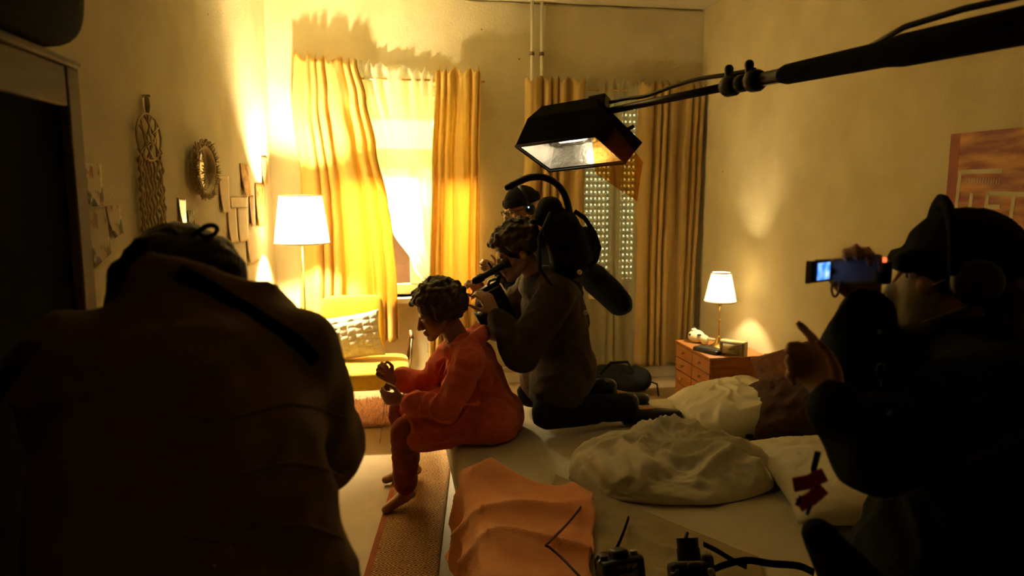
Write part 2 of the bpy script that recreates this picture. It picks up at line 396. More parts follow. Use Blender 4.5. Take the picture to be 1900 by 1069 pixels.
curtain('drape', CY-.02, [(543, 100), (541, 215), (555, 320), (556, 700)], [(664, 112), (682, 180), (700, 270), (722, 380), (730, 430), (738, 520), (742, 612)], .40, 6.2, .034, M_GOLD,
        'bright golden drape swept sideways behind the floor lamp and yellow chair', 'gold drapes', seed=3, amp_b=.05, nu=190)
curtain('sheer_curtain', CY+.03, [(655, 112), (695, 290), (728, 425), (768, 497), (790, 532), (792, 668)], [(803, 132), (803, 240), (812, 330), (814, 530), (818, 668)], .3, 5.4, .022, M_SHEER,
        'white sheer curtain pulled aside over the glowing left window', 'sheer curtains', seed=11, nu=150, tops=.03)
curtain('drape', CY-.02, [(808, 128), (802, 320), (798, 520), (797, 700)], [(893, 128), (890, 300), (889, 500), (893, 700)], .10, 4.6, .034, M_GOLD,
        'narrow golden drape hanging straight on the right of the glowing window', 'gold drapes', seed=5, nu=120)
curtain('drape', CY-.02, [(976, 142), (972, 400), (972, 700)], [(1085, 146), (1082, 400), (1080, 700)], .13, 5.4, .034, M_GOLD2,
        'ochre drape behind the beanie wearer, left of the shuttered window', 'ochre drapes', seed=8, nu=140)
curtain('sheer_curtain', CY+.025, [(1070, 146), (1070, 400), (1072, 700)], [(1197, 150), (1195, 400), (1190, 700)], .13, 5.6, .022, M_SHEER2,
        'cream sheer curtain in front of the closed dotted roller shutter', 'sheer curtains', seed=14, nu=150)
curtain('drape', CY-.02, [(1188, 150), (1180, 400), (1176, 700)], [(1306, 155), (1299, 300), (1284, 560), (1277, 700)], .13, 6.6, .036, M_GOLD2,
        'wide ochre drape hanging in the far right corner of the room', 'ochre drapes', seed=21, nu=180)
for (xa, xb, za, lb) in ((-.62, .74, 2.35, 'left'), (1.05, 2.485, 2.31, 'right')):
    rt = empty('curtain_rail', ((xa+xb)/2, YB-.06, za), 'thin curtain rail behind the drape tops of the %s window' % lb, 'curtain rail', 'curtain rails')
    build(MB().tube([(xa, YB-.06, za), (xb, YB-.06, za)], .008, 10), 'rail', M_BRASS, rt)
    for x in (xa+.05, xb-.05): build(MB().tube([(x, YB, za), (x, YB-.06, za)], .006, 8), 'bracket', M_BRASS, rt)

# ------------------------------------------------------------ lamps
def lamp_shade(root, c, rb, rt_, h, pleats):
    n = pleats*4; w = .012
    s = MB().shell([(rb, 0), (rt_, h), (rt_-.003, h), (rb-.003, 0)], c, n, w, pleats); sh = build(s, 'lamp_shade', M_SHADE, root)
    for r, z in ((rb, .004), (rt_, h-.004)):
        build(MB().tube([V(c)+V((r*math.cos(a*math.pi/24), r*math.sin(a*math.pi/24), z)) for a in range(48)], .005, 6, closed=True), 'shade_rim', M_CREAM, sh)
    sp = MB()
    for k in range(3):
        a = k*2*math.pi/3+.4; sp.tube([V(c)+V((0, 0, h-.05)), V(c)+V((rt_*math.cos(a), rt_*math.sin(a), h-.005))], .002, 6)
    build(sp, 'shade_carrier', M_BRASS, sh)
def bulb(root, p, r, power, color, soft=.03):
    pf = [(.012, -.05), (.013, -.03), (r*.7, -.012), (r, .012), (r*.85, .03), (r*.4, r+.012), (.002, r+.016)]
    o = build(MB().lathe(pf, p, 16), 'bulb', mat('lit_bulb', (1, .9, .7), .5, emit=(1, .72, .32), estr=40), root)
    l = bpy.data.lights.new('bulb_light', 'POINT'); l.energy = power; l.color = color; l.shadow_soft_size = soft
    lo = bpy.data.objects.new('bulb_light', l); col.objects.link(lo); lo.parent = root; lo.location = V(p) + V((0, 0, r+.045)) - world_loc(root)
WARM = (1, .81, .42)
LY = 5.08; LP = aY(561, 460, LY); lx, ly = LP.x, LP.y; zs = aY(561, 452, LY).z; zt = aY(561, 362, LY).z
root = empty('floor_lamp', (lx, ly, 0), 'lit floor lamp with a cream pleated shade beside the yellow chair', 'lamp')
build(MB().lathe([(.14, 0), (.14, .012), (.12, .022), (.03, .03), (.012, .045)], (lx, ly, 0), 32), 'base', M_BRASS, root)
build(MB().tube([(lx, ly, .03), (lx, ly, zs)], .0075, 10), 'pole', M_BRASS, root)
lamp_shade(root, (lx, ly, zs), 0.182, .138, zt-zs, 44)
build(MB().tube([(lx, ly, zs-.01), (lx, ly, zs+.075)], .016, 12), 'socket', M_BRASS, root)
bulb(root, (lx, ly, zs+.115), .028, 330, WARM, .05)

nx, ny = 2.25, 4.62
NZ = .45
root = empty('table_lamp', (nx, ny, NZ), 'small lit brass table lamp with a pleated shade on the nightstand', 'lamp')
build(MB().lathe([(.07, 0), (.07, .008), (.06, .018), (.03, .04), (.022, .06), (.012, .075), (.008, .09)], (nx, ny, NZ), 28), 'base', M_BRASS, root)
pt = MB().tube([(nx, ny, NZ+.08), (nx, ny, NZ+.38)], .006, 10); pt.ell((nx, ny, NZ+.2), .010); build(pt, 'pole', M_BRASS, root)
lz = aY(1349, 560, ny).z; lt_ = aY(1349, 505, ny).z
lamp_shade(root, (nx, ny, lz), .108, .064, lt_-lz, 30)
build(MB().tube([(nx, ny, lz-.03), (nx, ny, lz+.02)], .012, 10), 'socket', M_BRASS, root)
bulb(root, (nx, ny, lz+.045), .02, 22, WARM, .02)

# ------------------------------------------------------------ nightstand and what stands on it
fx = 2.07; ya, yb = 4.36, 4.93
root = empty('nightstand', (fx+.2, (ya+yb)/2, 0), 'orange wooden nightstand with small drawers in the corner beside the bed', 'nightstand')
m = MB(); m.bb((fx+.012, ya, .04), (2.46, ya+.018, NZ-.02)); m.bb((fx+.012, yb-.018, .04), (2.46, yb, NZ-.02)); m.bb((2.445, ya+.018, .04), (2.46, yb-.018, NZ-.02)); m.bb((fx+.012, ya+.018, .04), (2.445, yb-.018, .06))
build(m, 'body', M_WOOD, root, bevel=.002)
build(MB().bb((fx-.008, ya-.008, NZ-.02), (2.47, yb+.008, NZ)), 'top', M_WOOD, root, bevel=.004)
for x in (fx+.03, 2.43):
    for y in (ya+.02, yb-.02): build(MB().bb((x-.018, y-.018, 0), (x+.018, y+.018, .04)), 'foot', M_WOODD, root)
dh = (NZ-.02-.05)/4; ym = (ya+yb)/2
for r_ in range(4):
    for (p, q) in ((ya+.006, ym-.004), (ym+.004, yb-.006)):
        z = .052+r_*dh; d = build(MB().bb((fx-.002, p, z), (fx+.014, q, z+dh-.007)), 'drawer', M_WOOD, root, bevel=.003)
        yy = (p+q)/2; zz = z+dh/2
        build(MB().lathe([(.005, 0), (.005, .012), (.011, .018), (.010, .026), (.001, .028)], (fx-.002, yy, zz), 12, M=Matrix.Rotation(R(-90), 3, 'Y')), 'knob', M_BRASS, d)
def rz(a): return Matrix.Rotation(a, 3, 'Z')
# clock radio
c = aZ(1373, 655, NZ); c = V((2.25, 4.40, NZ)); Mr = rz(R(-48)); root = empty('clock_radio', c, 'small pale clock radio with a square dial on the nightstand', 'radio')
def rb(mb, c, Mr, off, size): return mb.box(V(c)+Mr @ V(off), size, Mr)
build(rb(MB(), c, Mr, (0, 0, .05), (.17, .07, .10)), 'case', mat('radio_cream_case', (.5, .38, .16), .5), root, bevel=.006)
build(rb(MB(), c, Mr, (0, -.037, .05), (.155, .006, .085)), 'front_panel', mat('radio_dark_front', (.22, .17, .09), .6), root, bevel=.003)
build(rb(MB(), c, Mr, (0, -.041, .05), (.115, .004, .065)), 'dial', mat('radio_dial', (.40, .33, .18), .5), root)
h = MB(); rb(h, c, Mr, (.008, -.044, .052), (.03, .002, .004)); rb(h, c, Mr, (-.008, -.044, .046), (.018, .002, .004)); build(h, 'clock_hand', M_BLACK, root)
# flat black case
c = V((2.135, 4.52, NZ)); Mr = rz(R(-62)); root = empty('flat_black_case', c, 'flat black rectangular case lying at the nightstand front edge', 'case')
build(rb(MB(), c, Mr, (0, 0, .014), (.20, .10, .026)), 'case_body', M_BLACK, root, bevel=.005)
build(rb(MB(), c, Mr, (0, 0, .0295), (.18, .085, .004)), 'case_lid', M_BLACK, root, bevel=.0015)
# rounded white ornament
c = V((2.18, 4.835, NZ)); root = empty('white_ornament', c, 'small rounded white ornament with dark spots left of the table lamp', 'ornament')
m = MB(); m.ell(c+V((0, 0, .045)), (.06, .065, .046)); m.ell(c+V((.03, -.075, .035)), (.03, .045, .034)); m.cap(c+V((.04, -.11, .045)), .014, c+V((.06, -.16, .05)), .011); m.ell(c+V((-.015, .01, .09)), (.02, .022, .014))
build(m, 'ornament_body', mat('white_glaze', (.80, .74, .52), .3), root, smooth=True)
for q_, s_ in (((-.015, .012, .106), .008), ((-.005, -.06, .066), (.016, .012, .008)), ((-.052, -.01, .06), (.01, .012, .01))): build(MB().ell(c+V(q_), s_), 'dark_spot', M_BLACK, root)

# ------------------------------------------------------------ yellow chair, its cushion, the rugs
Yc = 4.75; ch = aY(672, 690, 4.55); chx = -.02
root = empty('armchair', (chx, Yc, 0), 'mustard yellow slipper chair with thin metal frame in front of the curtains', 'chair')
bx0, bx1 = aY(592, 600, 5.02).x, aY(713, 600, 5.02).x
def rbox(mb, a, b, rot=None, piv=None, n=6, r=.05):    # rounded cushion slab
    a, b = V(a), V(b); c = (a+b)/2; h = (b-a)/2
    mm = MB(); mm.ell((0, 0, 0), 1, n=28, m=20)
    for p in mm.v:
        q = V([math.copysign(abs(p[i])**(.32), p[i]) for i in range(3)]); l = q.length
        d = V([h[i]*max(-1, min(1, q[i])) for i in range(3)]); d = c + d
        if rot: d = V(piv) + rot @ (d - V(piv))
        mb.v.append(d)
    o = len(mb.v)-len(mm.v); mb.f += [tuple(i+o for i in f) for f in mm.f]; return mb
sx0, sx1 = aY(590, 680, 4.42).x, aY(762, 690, 4.42).x
build(rbox(MB(), (sx0, 4.42, .30), (sx1, 5.0, .43)), 'seat', M_YEL, root)
build(rbox(MB(), (bx0, 5.0, .36), (bx1, 5.10, .82), Matrix.Rotation(R(-12), 3, 'X'), (0, 5.05, .4)), 'backrest', M_YEL, root)
for x in (sx0+.05, sx1-.03):
    for y0_, y1_ in ((4.5, 4.46), (4.98, 5.16)): build(MB().tube([(x, y0_, .32), (x, y1_, 0)], .011, 8), 'leg', M_WOODD, root)
for x in (sx0-.01, sx1+.0):
    a = build(MB().tube([(x, 5.04, .36), (x+.02, 4.98, .57), (x+.02, 4.66, .585)], .012, 8), 'armrest', M_WOODD, root)
    build(MB().tube([(x+.02, 4.66, .585), (x, 4.62, .36)], .008, 8), 'armrest_post', M_STEEL, a)
def pillow(c, size, Mr, puff=.5, wr=.012, ws=7, seed=0, nu=36, pinch=.1, exp=2.6, rest=.411):
    """a filled cushion: two bulging faces meeting in a seam, pinched corners, wrinkles"""
    mb = MB(); a, b, h = size
    for s in (1, -1):
        def fn(u, v):
            x, y = 2*u-1, 2*v-1
            k = max(0, (1-abs(x)**exp))*max(0, (1-abs(y)**exp)); z = s*h*.5*k**puff
            kx = 1 - pinch*(1-abs(y)**2)*abs(x); ky = 1 - pinch*(1-abs(x)**2)*abs(y)
            p = V((x*a/2*kx, y*b/2*ky, z)); n = noise.noise(V((x*ws*a, y*ws*b, seed+s)))
            n2 = 1-2*abs(noise.noise(V((x*ws*a*1.3+n, y*ws*b*.8, seed*2+s+4))))
            p.z += s*wr*(n2-.3)*min(1, k*3)
            return V(c) + Mr @ p
        mb.grid(fn, nu, nu)
    me = mb.mesh('t'); bm = bmesh.new(); bm.from_mesh(me); bmesh.ops.remove_doubles(bm, verts=bm.verts, dist=.0008); bm.to_mesh(me); bm.free()
    for vt in me.vertices:
        if rest and vt.co.z < rest: vt.co.z = rest + .0005*vt.co.z
    return me
Mp = Matrix.Rotation(R(74), 3, 'X')
pc = aY(648, 626, 4.82); pr = empty('cushion', pc-V((0, 0, .15)), 'cream woven cushion leaning on the yellow chair', 'cushion')
Mp = Matrix.Rotation(R(-8), 3, 'Y') @ Matrix.Rotation(R(66), 3, 'X')
link('cushion_body', pillow(pc, (.44, .32, .13), Mp, .5, .004, 12, 3), M_CREAM, pr)
wv = 0
for i in range(8):          # raised squares of the basket weave
    for j in range(6):
        x = -.175+i*.05; y = -.115+j*.046
        k = (1-abs(x/.22)**2.6)*(1-abs(y/.16)**2.6); z = .065*k**.5
        def fn(u, v, x=x, y=y):
            xx = x+(u-.5)*.049; yy = y+(v-.5)*.045; k = max(.0, (1-abs(xx/.22)**2.6)*(1-abs(yy/.16)**2.6)); e = min(u, 1-u, v, 1-v)
            return pc + Mp @ V((xx, yy, .065*k**.5+.001+(.003+.003*((i+j) % 2))*min(1, e*6)))
        build(MB().grid(fn, 4, 4), 'weave_patch', M_CREAM, pr)
# shaggy rug under the chair
rg = empty('shaggy_rug', (0, 4.75, 0), 'shaggy pinkish rug under the yellow chair', 'rug')
M_SHAG = mat('pink_shag', (.74, .44, .32), .95, (.6, .33, .22), 15, .5, 80)
ra, rbm = aZ(575, 800, 0), aZ(742, 800, 0)
X0, X1, Y0, Y1 = -.62, .45, ra.y, 5.3
build(MB().grid(lambda u, v: V((X0+(X1-X0)*u, Y0+(Y1-Y0)*v, .012+.006*noise.noise(V((u*30, v*30, 1))))), 60, 60), 'rug_base', M_SHAG, rg, thick=.02)
t = MB(); rr = random.Random(4)
for i in range(3600):
    x = rr.uniform(X0-.01, X1+.01); y = Y0-.01+(Y1-Y0)*rr.random()**1.6; a = rr.uniform(0, 6.28); l = rr.uniform(.012, .035)
    p = V((x, y, .012)); q = p+V((l*math.cos(a), l*math.sin(a), rr.uniform(.018, .04))); s = V((-math.sin(a), math.cos(a), 0))*.004
    t.add([p-s, p+s, q], [(0, 1, 2)])
tag(build(t, 'rug_pile', M_SHAG, rg, smooth=False), kind='stuff')
# patterned runner along the foot of the bed
def rugmat():
    m = mat('runner_pattern', (.30, .10, .05), .95, (.24, .075, .04), 14, .4, 200); nt = m.node_tree; b = nt.nodes['Principled BSDF']; src = b.inputs['Base Color'].links[0].from_socket
    tc = nt.nodes.new('ShaderNodeTexCoord'); vo = nt.nodes.new('ShaderNodeTexVoronoi'); vo.inputs['Scale'].default_value = 16; vo.distance = 'MANHATTAN'; vo.inputs['Randomness'].default_value = .35
    nt.links.new(tc.outputs['Object'], vo.inputs[0]); sn = nt.nodes.new('ShaderNodeMath'); sn.operation = 'SINE'; mu = nt.nodes.new('ShaderNodeMath'); mu.operation = 'MULTIPLY'; mu.inputs[1].default_value = 24
    nt.links.new(vo.outputs['Distance'], mu.inputs[0]); nt.links.new(mu.outputs[0], sn.inputs[0]); gt = nt.nodes.new('ShaderNodeMath'); gt.operation = 'GREATER_THAN'; gt.inputs[1].default_value = .35; nt.links.new(sn.outputs[0], gt.inputs[0])
    mx = nt.nodes.new('ShaderNodeMix'); mx.data_type = 'RGBA'; mx.inputs[7].default_value = (.55, .40, .14, 1); nt.links.new(gt.outputs[0], mx.inputs[0]); nt.links.new(src, mx.inputs[6]); nt.links.new(mx.outputs[2], b.inputs['Base Color']); return m
pa, pb = aZ(748, 832, 0), aZ(676, 1069, 0)
rn = empty('runner_rug', ((pa.x+.2), 3.2, 0), 'narrow patterned red runner rug on the floor along the foot of the bed', 'rug')
dx = (pb.x-pa.x)/(pb.y-pa.y)
def runner(u, v):
    y = pa.y + (1.6-pa.y)*v; xl = pa.x + dx*(y-pa.y); return V((xl+.30*u, y, .006+.003*noise.noise(V((u*8, v*14, 3)))))
build(MB().grid(runner, 16, 50), 'rug_field', rugmat(), rn, thick=.008)
def border(u, v): p = runner(u*.09, v); p.z += .0055; return p
build(MB().grid(border, 3, 50), 'rug_border', mat('runner_border', (.42, .12, .05), .95, bump=.4, bscale=200), rn)
fr = MB()
for i in range(44):
    p = runner(i/43, 0); fr.tube([p+V((0, 0, .001)), p+V((rr.uniform(-.006, .006), .045, .001))], .0025, 5)
build(fr, 'fringe', M_ROPE, rn)

# ------------------------------------------------------------ bed
BX0, BX1, BY0, BY1, BZ = .27, 2.44, 1.72, 3.72, .40
root = empty('bed', ((BX0+BX1)/2, (BY0+BY1)/2, 0), 'wide low bed with an off-white sheet and a wooden headboard', 'bed')
build(MB().bb((BX0+.03, BY0+.03, .08), (BX1-.02, BY1-.03, .20)), 'bed_base', M_WOODD, root, bevel=.01)
for x in (BX0+.12, BX1-.12):
    for y in (BY0+.15, BY1-.15): build(MB().tube([(x, y, 0), (x, y, .08)], .03, 12), 'leg', M_WOODD, root)
def slab(a, b, n=10):   # soft-edged mattress
    mm = MB(); rbox(mm, a, b); return mm
mt = MB(); r0 = .035
def mtop(u, v):
    x = BX0+(BX1-BX0)*u; y = BY0+(BY1-BY0)*v; e = min(x-BX0, BX1-x, y-BY0, BY1-y)
    z = BZ + .006*noise.noise(V((x*2.2, y*2.2, 4))) + .003*noise.noise(V((x*11, y*7, 9)))
    if e < .04: z -= .03*(1-e/.04)**2
    return V((x, y, z))
mt.grid(mtop, 100, 90); N = 101
rim = [i for i in range(101)] + [100+101*j for j in range(1, 91)] + [100*1+101*90-i for i in range(1, 101)] + [101*j for j in range(89, 0, -1)]
o0 = len(mt.v); mt.v += [V((mt.v[i].x, mt.v[i].y, .20)) for i in rim]; n_ = len(rim)
mt.f += [(rim[i], rim[(i+1) % n_], o0+(i+1) % n_, o0+i) for i in range(n_)] + [tuple(range(o0, o0+n_))]
build(mt, 'mattress', M_SHEET, root, autos=60)
hb = build(MB().bb((2.455, 1.7, .05), (2.485, 4.25, .47)), 'headboard', M_WOOD, root, bevel=.006)
build(MB().bb((2.40, 1.7, .452), (2.49, 4.28, .485)), 'headboard_rail', M_WOOD, hb, bevel=.006)
def rot(a, b, c): return Matrix.Rotation(R(c), 3, 'Z') @ Matrix.Rotation(R(b), 3, 'Y') @ Matrix.Rotation(R(a), 3, 'X')
def bedding(name, me, m, label, cat, group=None): return tag(link(name, me, m), label, cat, group)
pc = aY(1335, 762, 3.28); bedding('pillow', pillow(V((1.63, 3.22, .485)), (.50, .66, .20), rot(0, -13, -12), .55, .016, 5, 2, 70), M_DUVET,
        'plump creased white pillow on the far side of the bed, below the nightstand', 'pillow', 'white pillows')
bedding('pillow', pillow(V((1.70, 2.36, .475)), (.62, .78, .16), rot(0, -3, -14), .5, .010, 6, 9, 50), M_SHEET, 'smooth off-white pillow at the head of the bed beside the black clad person', 'pillow', 'white pillows')
bedding('cushion', pillow(V((2.13, 3.52, .545)), (.36, .36, .12), rot(52, 0, -52) @ Matrix.Rotation(R(30), 3, 'Z'), .5, .006, 8, 4), M_BROWN, 'rust brown square cushion tilted up behind the white pillow', 'cushion', 'brown cushions')
bedding('cushion', pillow(V((1.88, 2.93, .575)), (.52, .40, .22), rot(24, -14, -30), .5, .014, 7, 6, 44), M_DKBROWN, 'dark brown cushion lying in front of the rust brown one', 'cushion', 'brown cushions')
# crumpled duvet
def duvet():
    mb = MB(); c = V((1.10, 2.60, .406)); Mr = rz(R(-8)) @ Matrix.Scale(.68, 3)
    def fn(u, v):
        a = 2*math.pi*u; th = math.pi*v; ca, sa = math.cos(a), math.sin(a)
        s = math.sin(th)**.6; k = math.copysign(abs(ca)**.8, ca); l = math.copysign(abs(sa)**.8, sa)
        x = .56*k*s*(1+.07*math.sin(2*a+1)+.05*math.sin(5*a)); y = .33*l*s*(1+.08*math.sin(3*a)); z = math.cos(th)
        h = .185+.12*math.exp(-((x+.08)/.3)**2-((y-.20)/.15)**2)+.035*math.exp(-((x-.2)/.2)**2-((y-.02)/.2)**2) - .05*max(0, -x-.2)
        zz = h*z if z > 0 else .008*z
        p = V((x, y, zz)); q = V((x*2.3+y*1.5, y*5.0-x*1.6, z*.5)); q = q+noise.noise_vector(q*.6)*.8
        r1 = 1-2*abs(noise.noise(q)); r2 = 1-2*abs(noise.noise(q*2.1+V((5, 1, 2))))
        r3 = 1-2*abs(noise.noise(q*4.6+V((2, 7, 1)))); d = (.055*(r1-.35)+.036*(r2-.3)+.014*(r3-.3))*(max(0, z)**.5*.8+.35)
        dirn = V((x/.56*.5, y/.33*.5, max(.2, z))).normalized()
        p += dirn*d; p.z = max(p.z, -.004)
        return c + Mr @ p
    mb.grid(fn, 220, 90); me = mb.mesh('d'); bm = bmesh.new(); bm.from_mesh(me); bmesh.ops.remove_doubles(bm, verts=bm.verts, dist=.0005); bm.to_mesh(me); bm.free(); return me
bedding('duvet', duvet(), M_DUVET, 'crumpled white duvet bunched up in the middle of the bed', 'duvet')
# throw over the bed's foot, split from the tan blanket; light-leak orange painted in
def throw(u, v):
    ex = BX0-.012; L0 = .34; s = -L0 + (L0+.46-.20*v+.02*noise.noise(V((v*5, 2, 6))))*u           # across: hangs below the edge, then over it
    y = 2.70 - 1.0*v - .6*max(0, s)*(1-v) 
    q = V((s*3.2+y*2.6, y*1.1-s*2.2, 2)); q = q + noise.noise_vector(q*.5)*.5
    rg_ = max(0, 1-2.4*abs(noise.noise(q)))**2*.045 + .006*noise.noise(V((s*9, y*9, 1)))
    lift = .05*math.exp(-((s-.10)/.16)**2)*math.exp(-((y-2.62)/.22)**2)
    if s > .03: p = V((ex+s, y, BZ+.036+rg_+lift))
    elif s > -.03: a = (s+.03)/.06*math.pi/2; p = V((ex+.03-.04*math.cos(a)*1.0, y, BZ-.004+.04*math.sin(a)+rg_*.7+lift))
    else: p = V((ex-.012-rg_-.10*(-s-.03)-.02*math.sin(y*9), y, BZ-.02+(s+.03)+lift))
    return p
bedding('throw_blanket', MB().grid(throw, 90, 90).mesh('t'), M_LEAK_THROW, 'ridged throw with light leak orange painted in, hanging over the near foot corner of the bed', 'blanket').modifiers.new('s', 'SOLIDIFY').thickness = .008
ba, bb_ = aZ(1030, 885, BZ), aZ(1385, 1032, BZ)
def tanb(u, v):
    a = V((ba.x, ba.y, 0)); e = V((bb_.x, bb_.y, 0))-a; p = a + e*u*1.05 + V((-.32, -.95, 0))*v*(1-.15*u)
    q = V((p.x*3+p.y, p.y*4.5, 7)); z = max(0, 1-3*abs(noise.noise(q)))**2*.012*min(1, v*6) + .003*noise.noise(p*12)
    return V((p.x, p.y, BZ+.012+z))
bedding('blanket', MB().grid(tanb, 80, 80).mesh('t'), M_TAN, 'flat tan blanket with a straight hem lying under the cameras on the bed', 'blanket').modifiers.new('s', 'SOLIDIFY').thickness = .006

# ------------------------------------------------------------ people
def basis(f, u=(0, 0, 1)):
    f = V(f).normalized(); u = V(u); x = f.cross(u).normalized(); u = x.cross(f)
    return Matrix((x, f, u)).transposed()       # columns: person's right, forward, up
def head(mb, c, B, k=1.0):
    c = V(c); P = lambda x, y, z: c + B @ V((x*k, y*k, z*k)); r3 = lambda *r: tuple(q*k for q in r)
    mb.ell(P(0, -.012, .036), r3(.075, .097, .082), B, 24, 16)
    mb.cap(P(0, .034, .03), .060*k, P(0, .046, -.055), .044*k, n=18)
    for s in (-1, 1):
        mb.cap(P(s*.050, 0, -.045), .022*k, P(s*.014, .070, -.096), .019*k)
        mb.ell(P(s*.043, .062, -.018), .023*k); mb.ell(P(s*.013, .102, -.038), .0095*k); mb.ell(P(s*.077, -.008, -.008), r3(.010, .019, .032), B)
    mb.ell(P(0, .080, -.099), .018*k)
    mb.cap(P(0, .095, .012), .009*k, P(0, .116, -.034), .0125*k)
    mb.ell(P(0, .097, -.062), r3(.022, .011, .0065), B); mb.ell(P(0, .094, -.074), r3(.020, .011, .0075), B)
    mb.cap(P(-.036, .086, .024), .011*k, P(.036, .086, .024), .011*k)
    return P
def eyes(root, c, B, k=1.0):
    for s in (-1, 1):
        e = build(MB().ell(V(c)+B @ V((s*.032*k, .083*k, .004*k)), .0125*k, n=12, m=8), 'eye', mat('eye_white', (.6, .55, .48), .3), root)
        build(MB().ell(V(c)+B @ V((s*.032*k, .0925*k, .003*k)), .0055*k, n=10, m=6), 'iris', M_BLACK, e)
def hand(mb, w, d, n, t, curl=(20, 20, 20, 20), thumb=25, k=1.0, spread=0, fr=1.0):
    """palm, four jointed fingers of different lengths and a thumb; d along the hand, n palm side, t thumb side"""
    w = V(w); d = V(d).normalized(); n = (V(n)-d*V(n).dot(d)).normalized(); t0 = d.cross(n); t = t0 if t0.dot(V(t)) > 0 else -t0
    mb.cap(w - d*.03*k, (.026*k, .020*k), w + d*.022*k, (.034*k, .017*k), side=t)
    mb.cap(w + d*.022*k, (.034*k, .016*k), w + d*.075*k, (.040*k, .013*k), side=t)
    L = (.95, 1.06, 1.0, .80)
    for i in range(4):
        off = (.031, .0105, -.0105, -.030)[i]; p = w + d*((.084, .090, .086, .076)[i]*k) + t*(off*k); a = 0; dd = d + t*(spread*off*8)
        dd.normalize()
        mb.cap(w + d*.04*k + t*(off*.8*k), .0115*k, p, .0100*k, n=8, m=6)
        for s, (ln, r) in enumerate(((.043, .0094), (.027, .0084), (.021, .0076))):
            a += R(curl[i])*(.85, 1.1, .8)[s]; q = p + (dd*math.cos(a) + n*math.sin(a))*(ln*L[i]*k); mb.cap(p, r*k*fr, q, (r-.0009)*k*fr, n=8, m=6); p = q
    p = w + d*.016*k + t*.024*k; v = (d*.62 + t*.62 + n*.42).normalized()
    for s, (ln, r) in enumerate(((.042, .0125), (.032, .0105), (.025, .0090))):
        q = p + v*(ln*k); mb.cap(p, r*k, q, (r-.0012)*k, n=8, m=6); p = q; v = (v + d*math.tan(R(thumb))*.55 + n*.32*math.tan(R(thumb)) - t*.25*math.tan(R(thumb))).normalized()
def chain(mb, pts, rad, **kw):
    for i in range(len(pts)-1): mb.cap(pts[i], rad[i], pts[i+1], rad[i+1], **kw)
def torso(mb, pel, mid, che, nk, side, o=0, k=1.0):
    A = lambda a, b: (a*k+o, b*k+o)
    mb.cap(pel, A(.155, .115), mid, A(.135, .100), side=side, n=20); mb.cap(mid, A(.135, .100), che, A(.160, .112), side=side, n=20)
    mb.cap(che, A(.160, .105), V(che)*.45+V(nk)*.55, A(.135, .075), side=side, n=20)
def skin_body(sk, voxel=.006, hands=None, it=3):
    mb = MB(); s = V(sk['shL'])-V(sk['shR']); torso(mb, sk['pel'], sk['mid'], sk['che'], sk['neck'], s, -.012)
    for q in 'LR':
        mb.cap(V(sk['che'])*.4+V(sk['neck'])*.6, .055, sk['sh'+q], .052)
        chain(mb, [sk['sh'+q], sk['el'+q], sk['wr'+q]], [.050, .038, .026])
        h = (hands or {}).get(q)
        if h: hand(mb, sk['wr'+q], *h[0], **h[1])
        if 'hip'+q in sk:
            mb.cap(sk['pel'], .10, sk['hip'+q], .085); chain(mb, [sk['hip'+q], sk['kn'+q], sk['an'+q]], [.082, .055, .036])
            a = V(sk['an'+q]); t_ = V(sk['toe'+q]); mb.cap(a+V((0, 0, -.02)), .034, t_, .022); mb.cap(a, .036, a+(a-t_).normalized()*.035+V((0, 0, -.035)), .027)
    hc, HB = sk['head'], sk['HB']; mb.cap(sk['neck'], .056, V(hc)+HB @ V((0, -.028, -.05)), .052); head(mb, hc, HB, sk.get('hk', 1))
    return fuse(mb, voxel, it)
def settle(me):          # cloth that touches the bed rests on it
    for v in me.vertices:
        c = v.co
        if BX0-.005 < c.x < BX1 and BY0 < c.y < BY1 and .2 < c.z < BZ+.010: c.z = BZ+.010+.001*noise.noise(c*9)
    return me
def coat(sk, o=.022, voxel=.011, it=6, hem=None, sl=.9, wr=.010, ws=9, extra=None, seed=1, sr=(.066, .058, .050), k=1.0):
    mb = MB(); s = V(sk['shL'])-V(sk['shR']); torso(mb, sk['pel'], sk['mid'], sk['che'], sk['neck'], s, o, k)
    for q in 'LR':
        mb.cap(V(sk['che'])*.45+V(sk['neck'])*.55, .06+o, sk['sh'+q], sr[0]+o*.4)
        e = V(sk['el'+q]); w_ = e.lerp(V(sk['wr'+q]), sl); chain(mb, [sk['sh'+q], e, w_], [sr[0]+o*.4, sr[1]+o*.3, sr[2]])
        if hem: mb.cap(sk['pel'], .14+o, V(sk['hip'+q]).lerp(V(sk['kn'+q]), hem), .105+o)
    if extra: extra(mb)
    return settle(fuse(mb, voxel, it, wr, ws, seed=seed))
def trousers(sk, o=.016, voxel=.011, it=5, wr=.008, ws=9, cut=.94, seed=2):
    mb = MB()
    for q in 'LR':
        mb.cap(sk['pel'], .125+o, sk['hip'+q], .10+o); k = V(sk['kn'+q]); chain(mb, [sk['hip'+q], k, k.lerp(V(sk['an'+q]), cut)], [.092+o, .064+o, .052+o])
    return settle(fuse(mb, voxel, it, wr, ws, seed=seed))
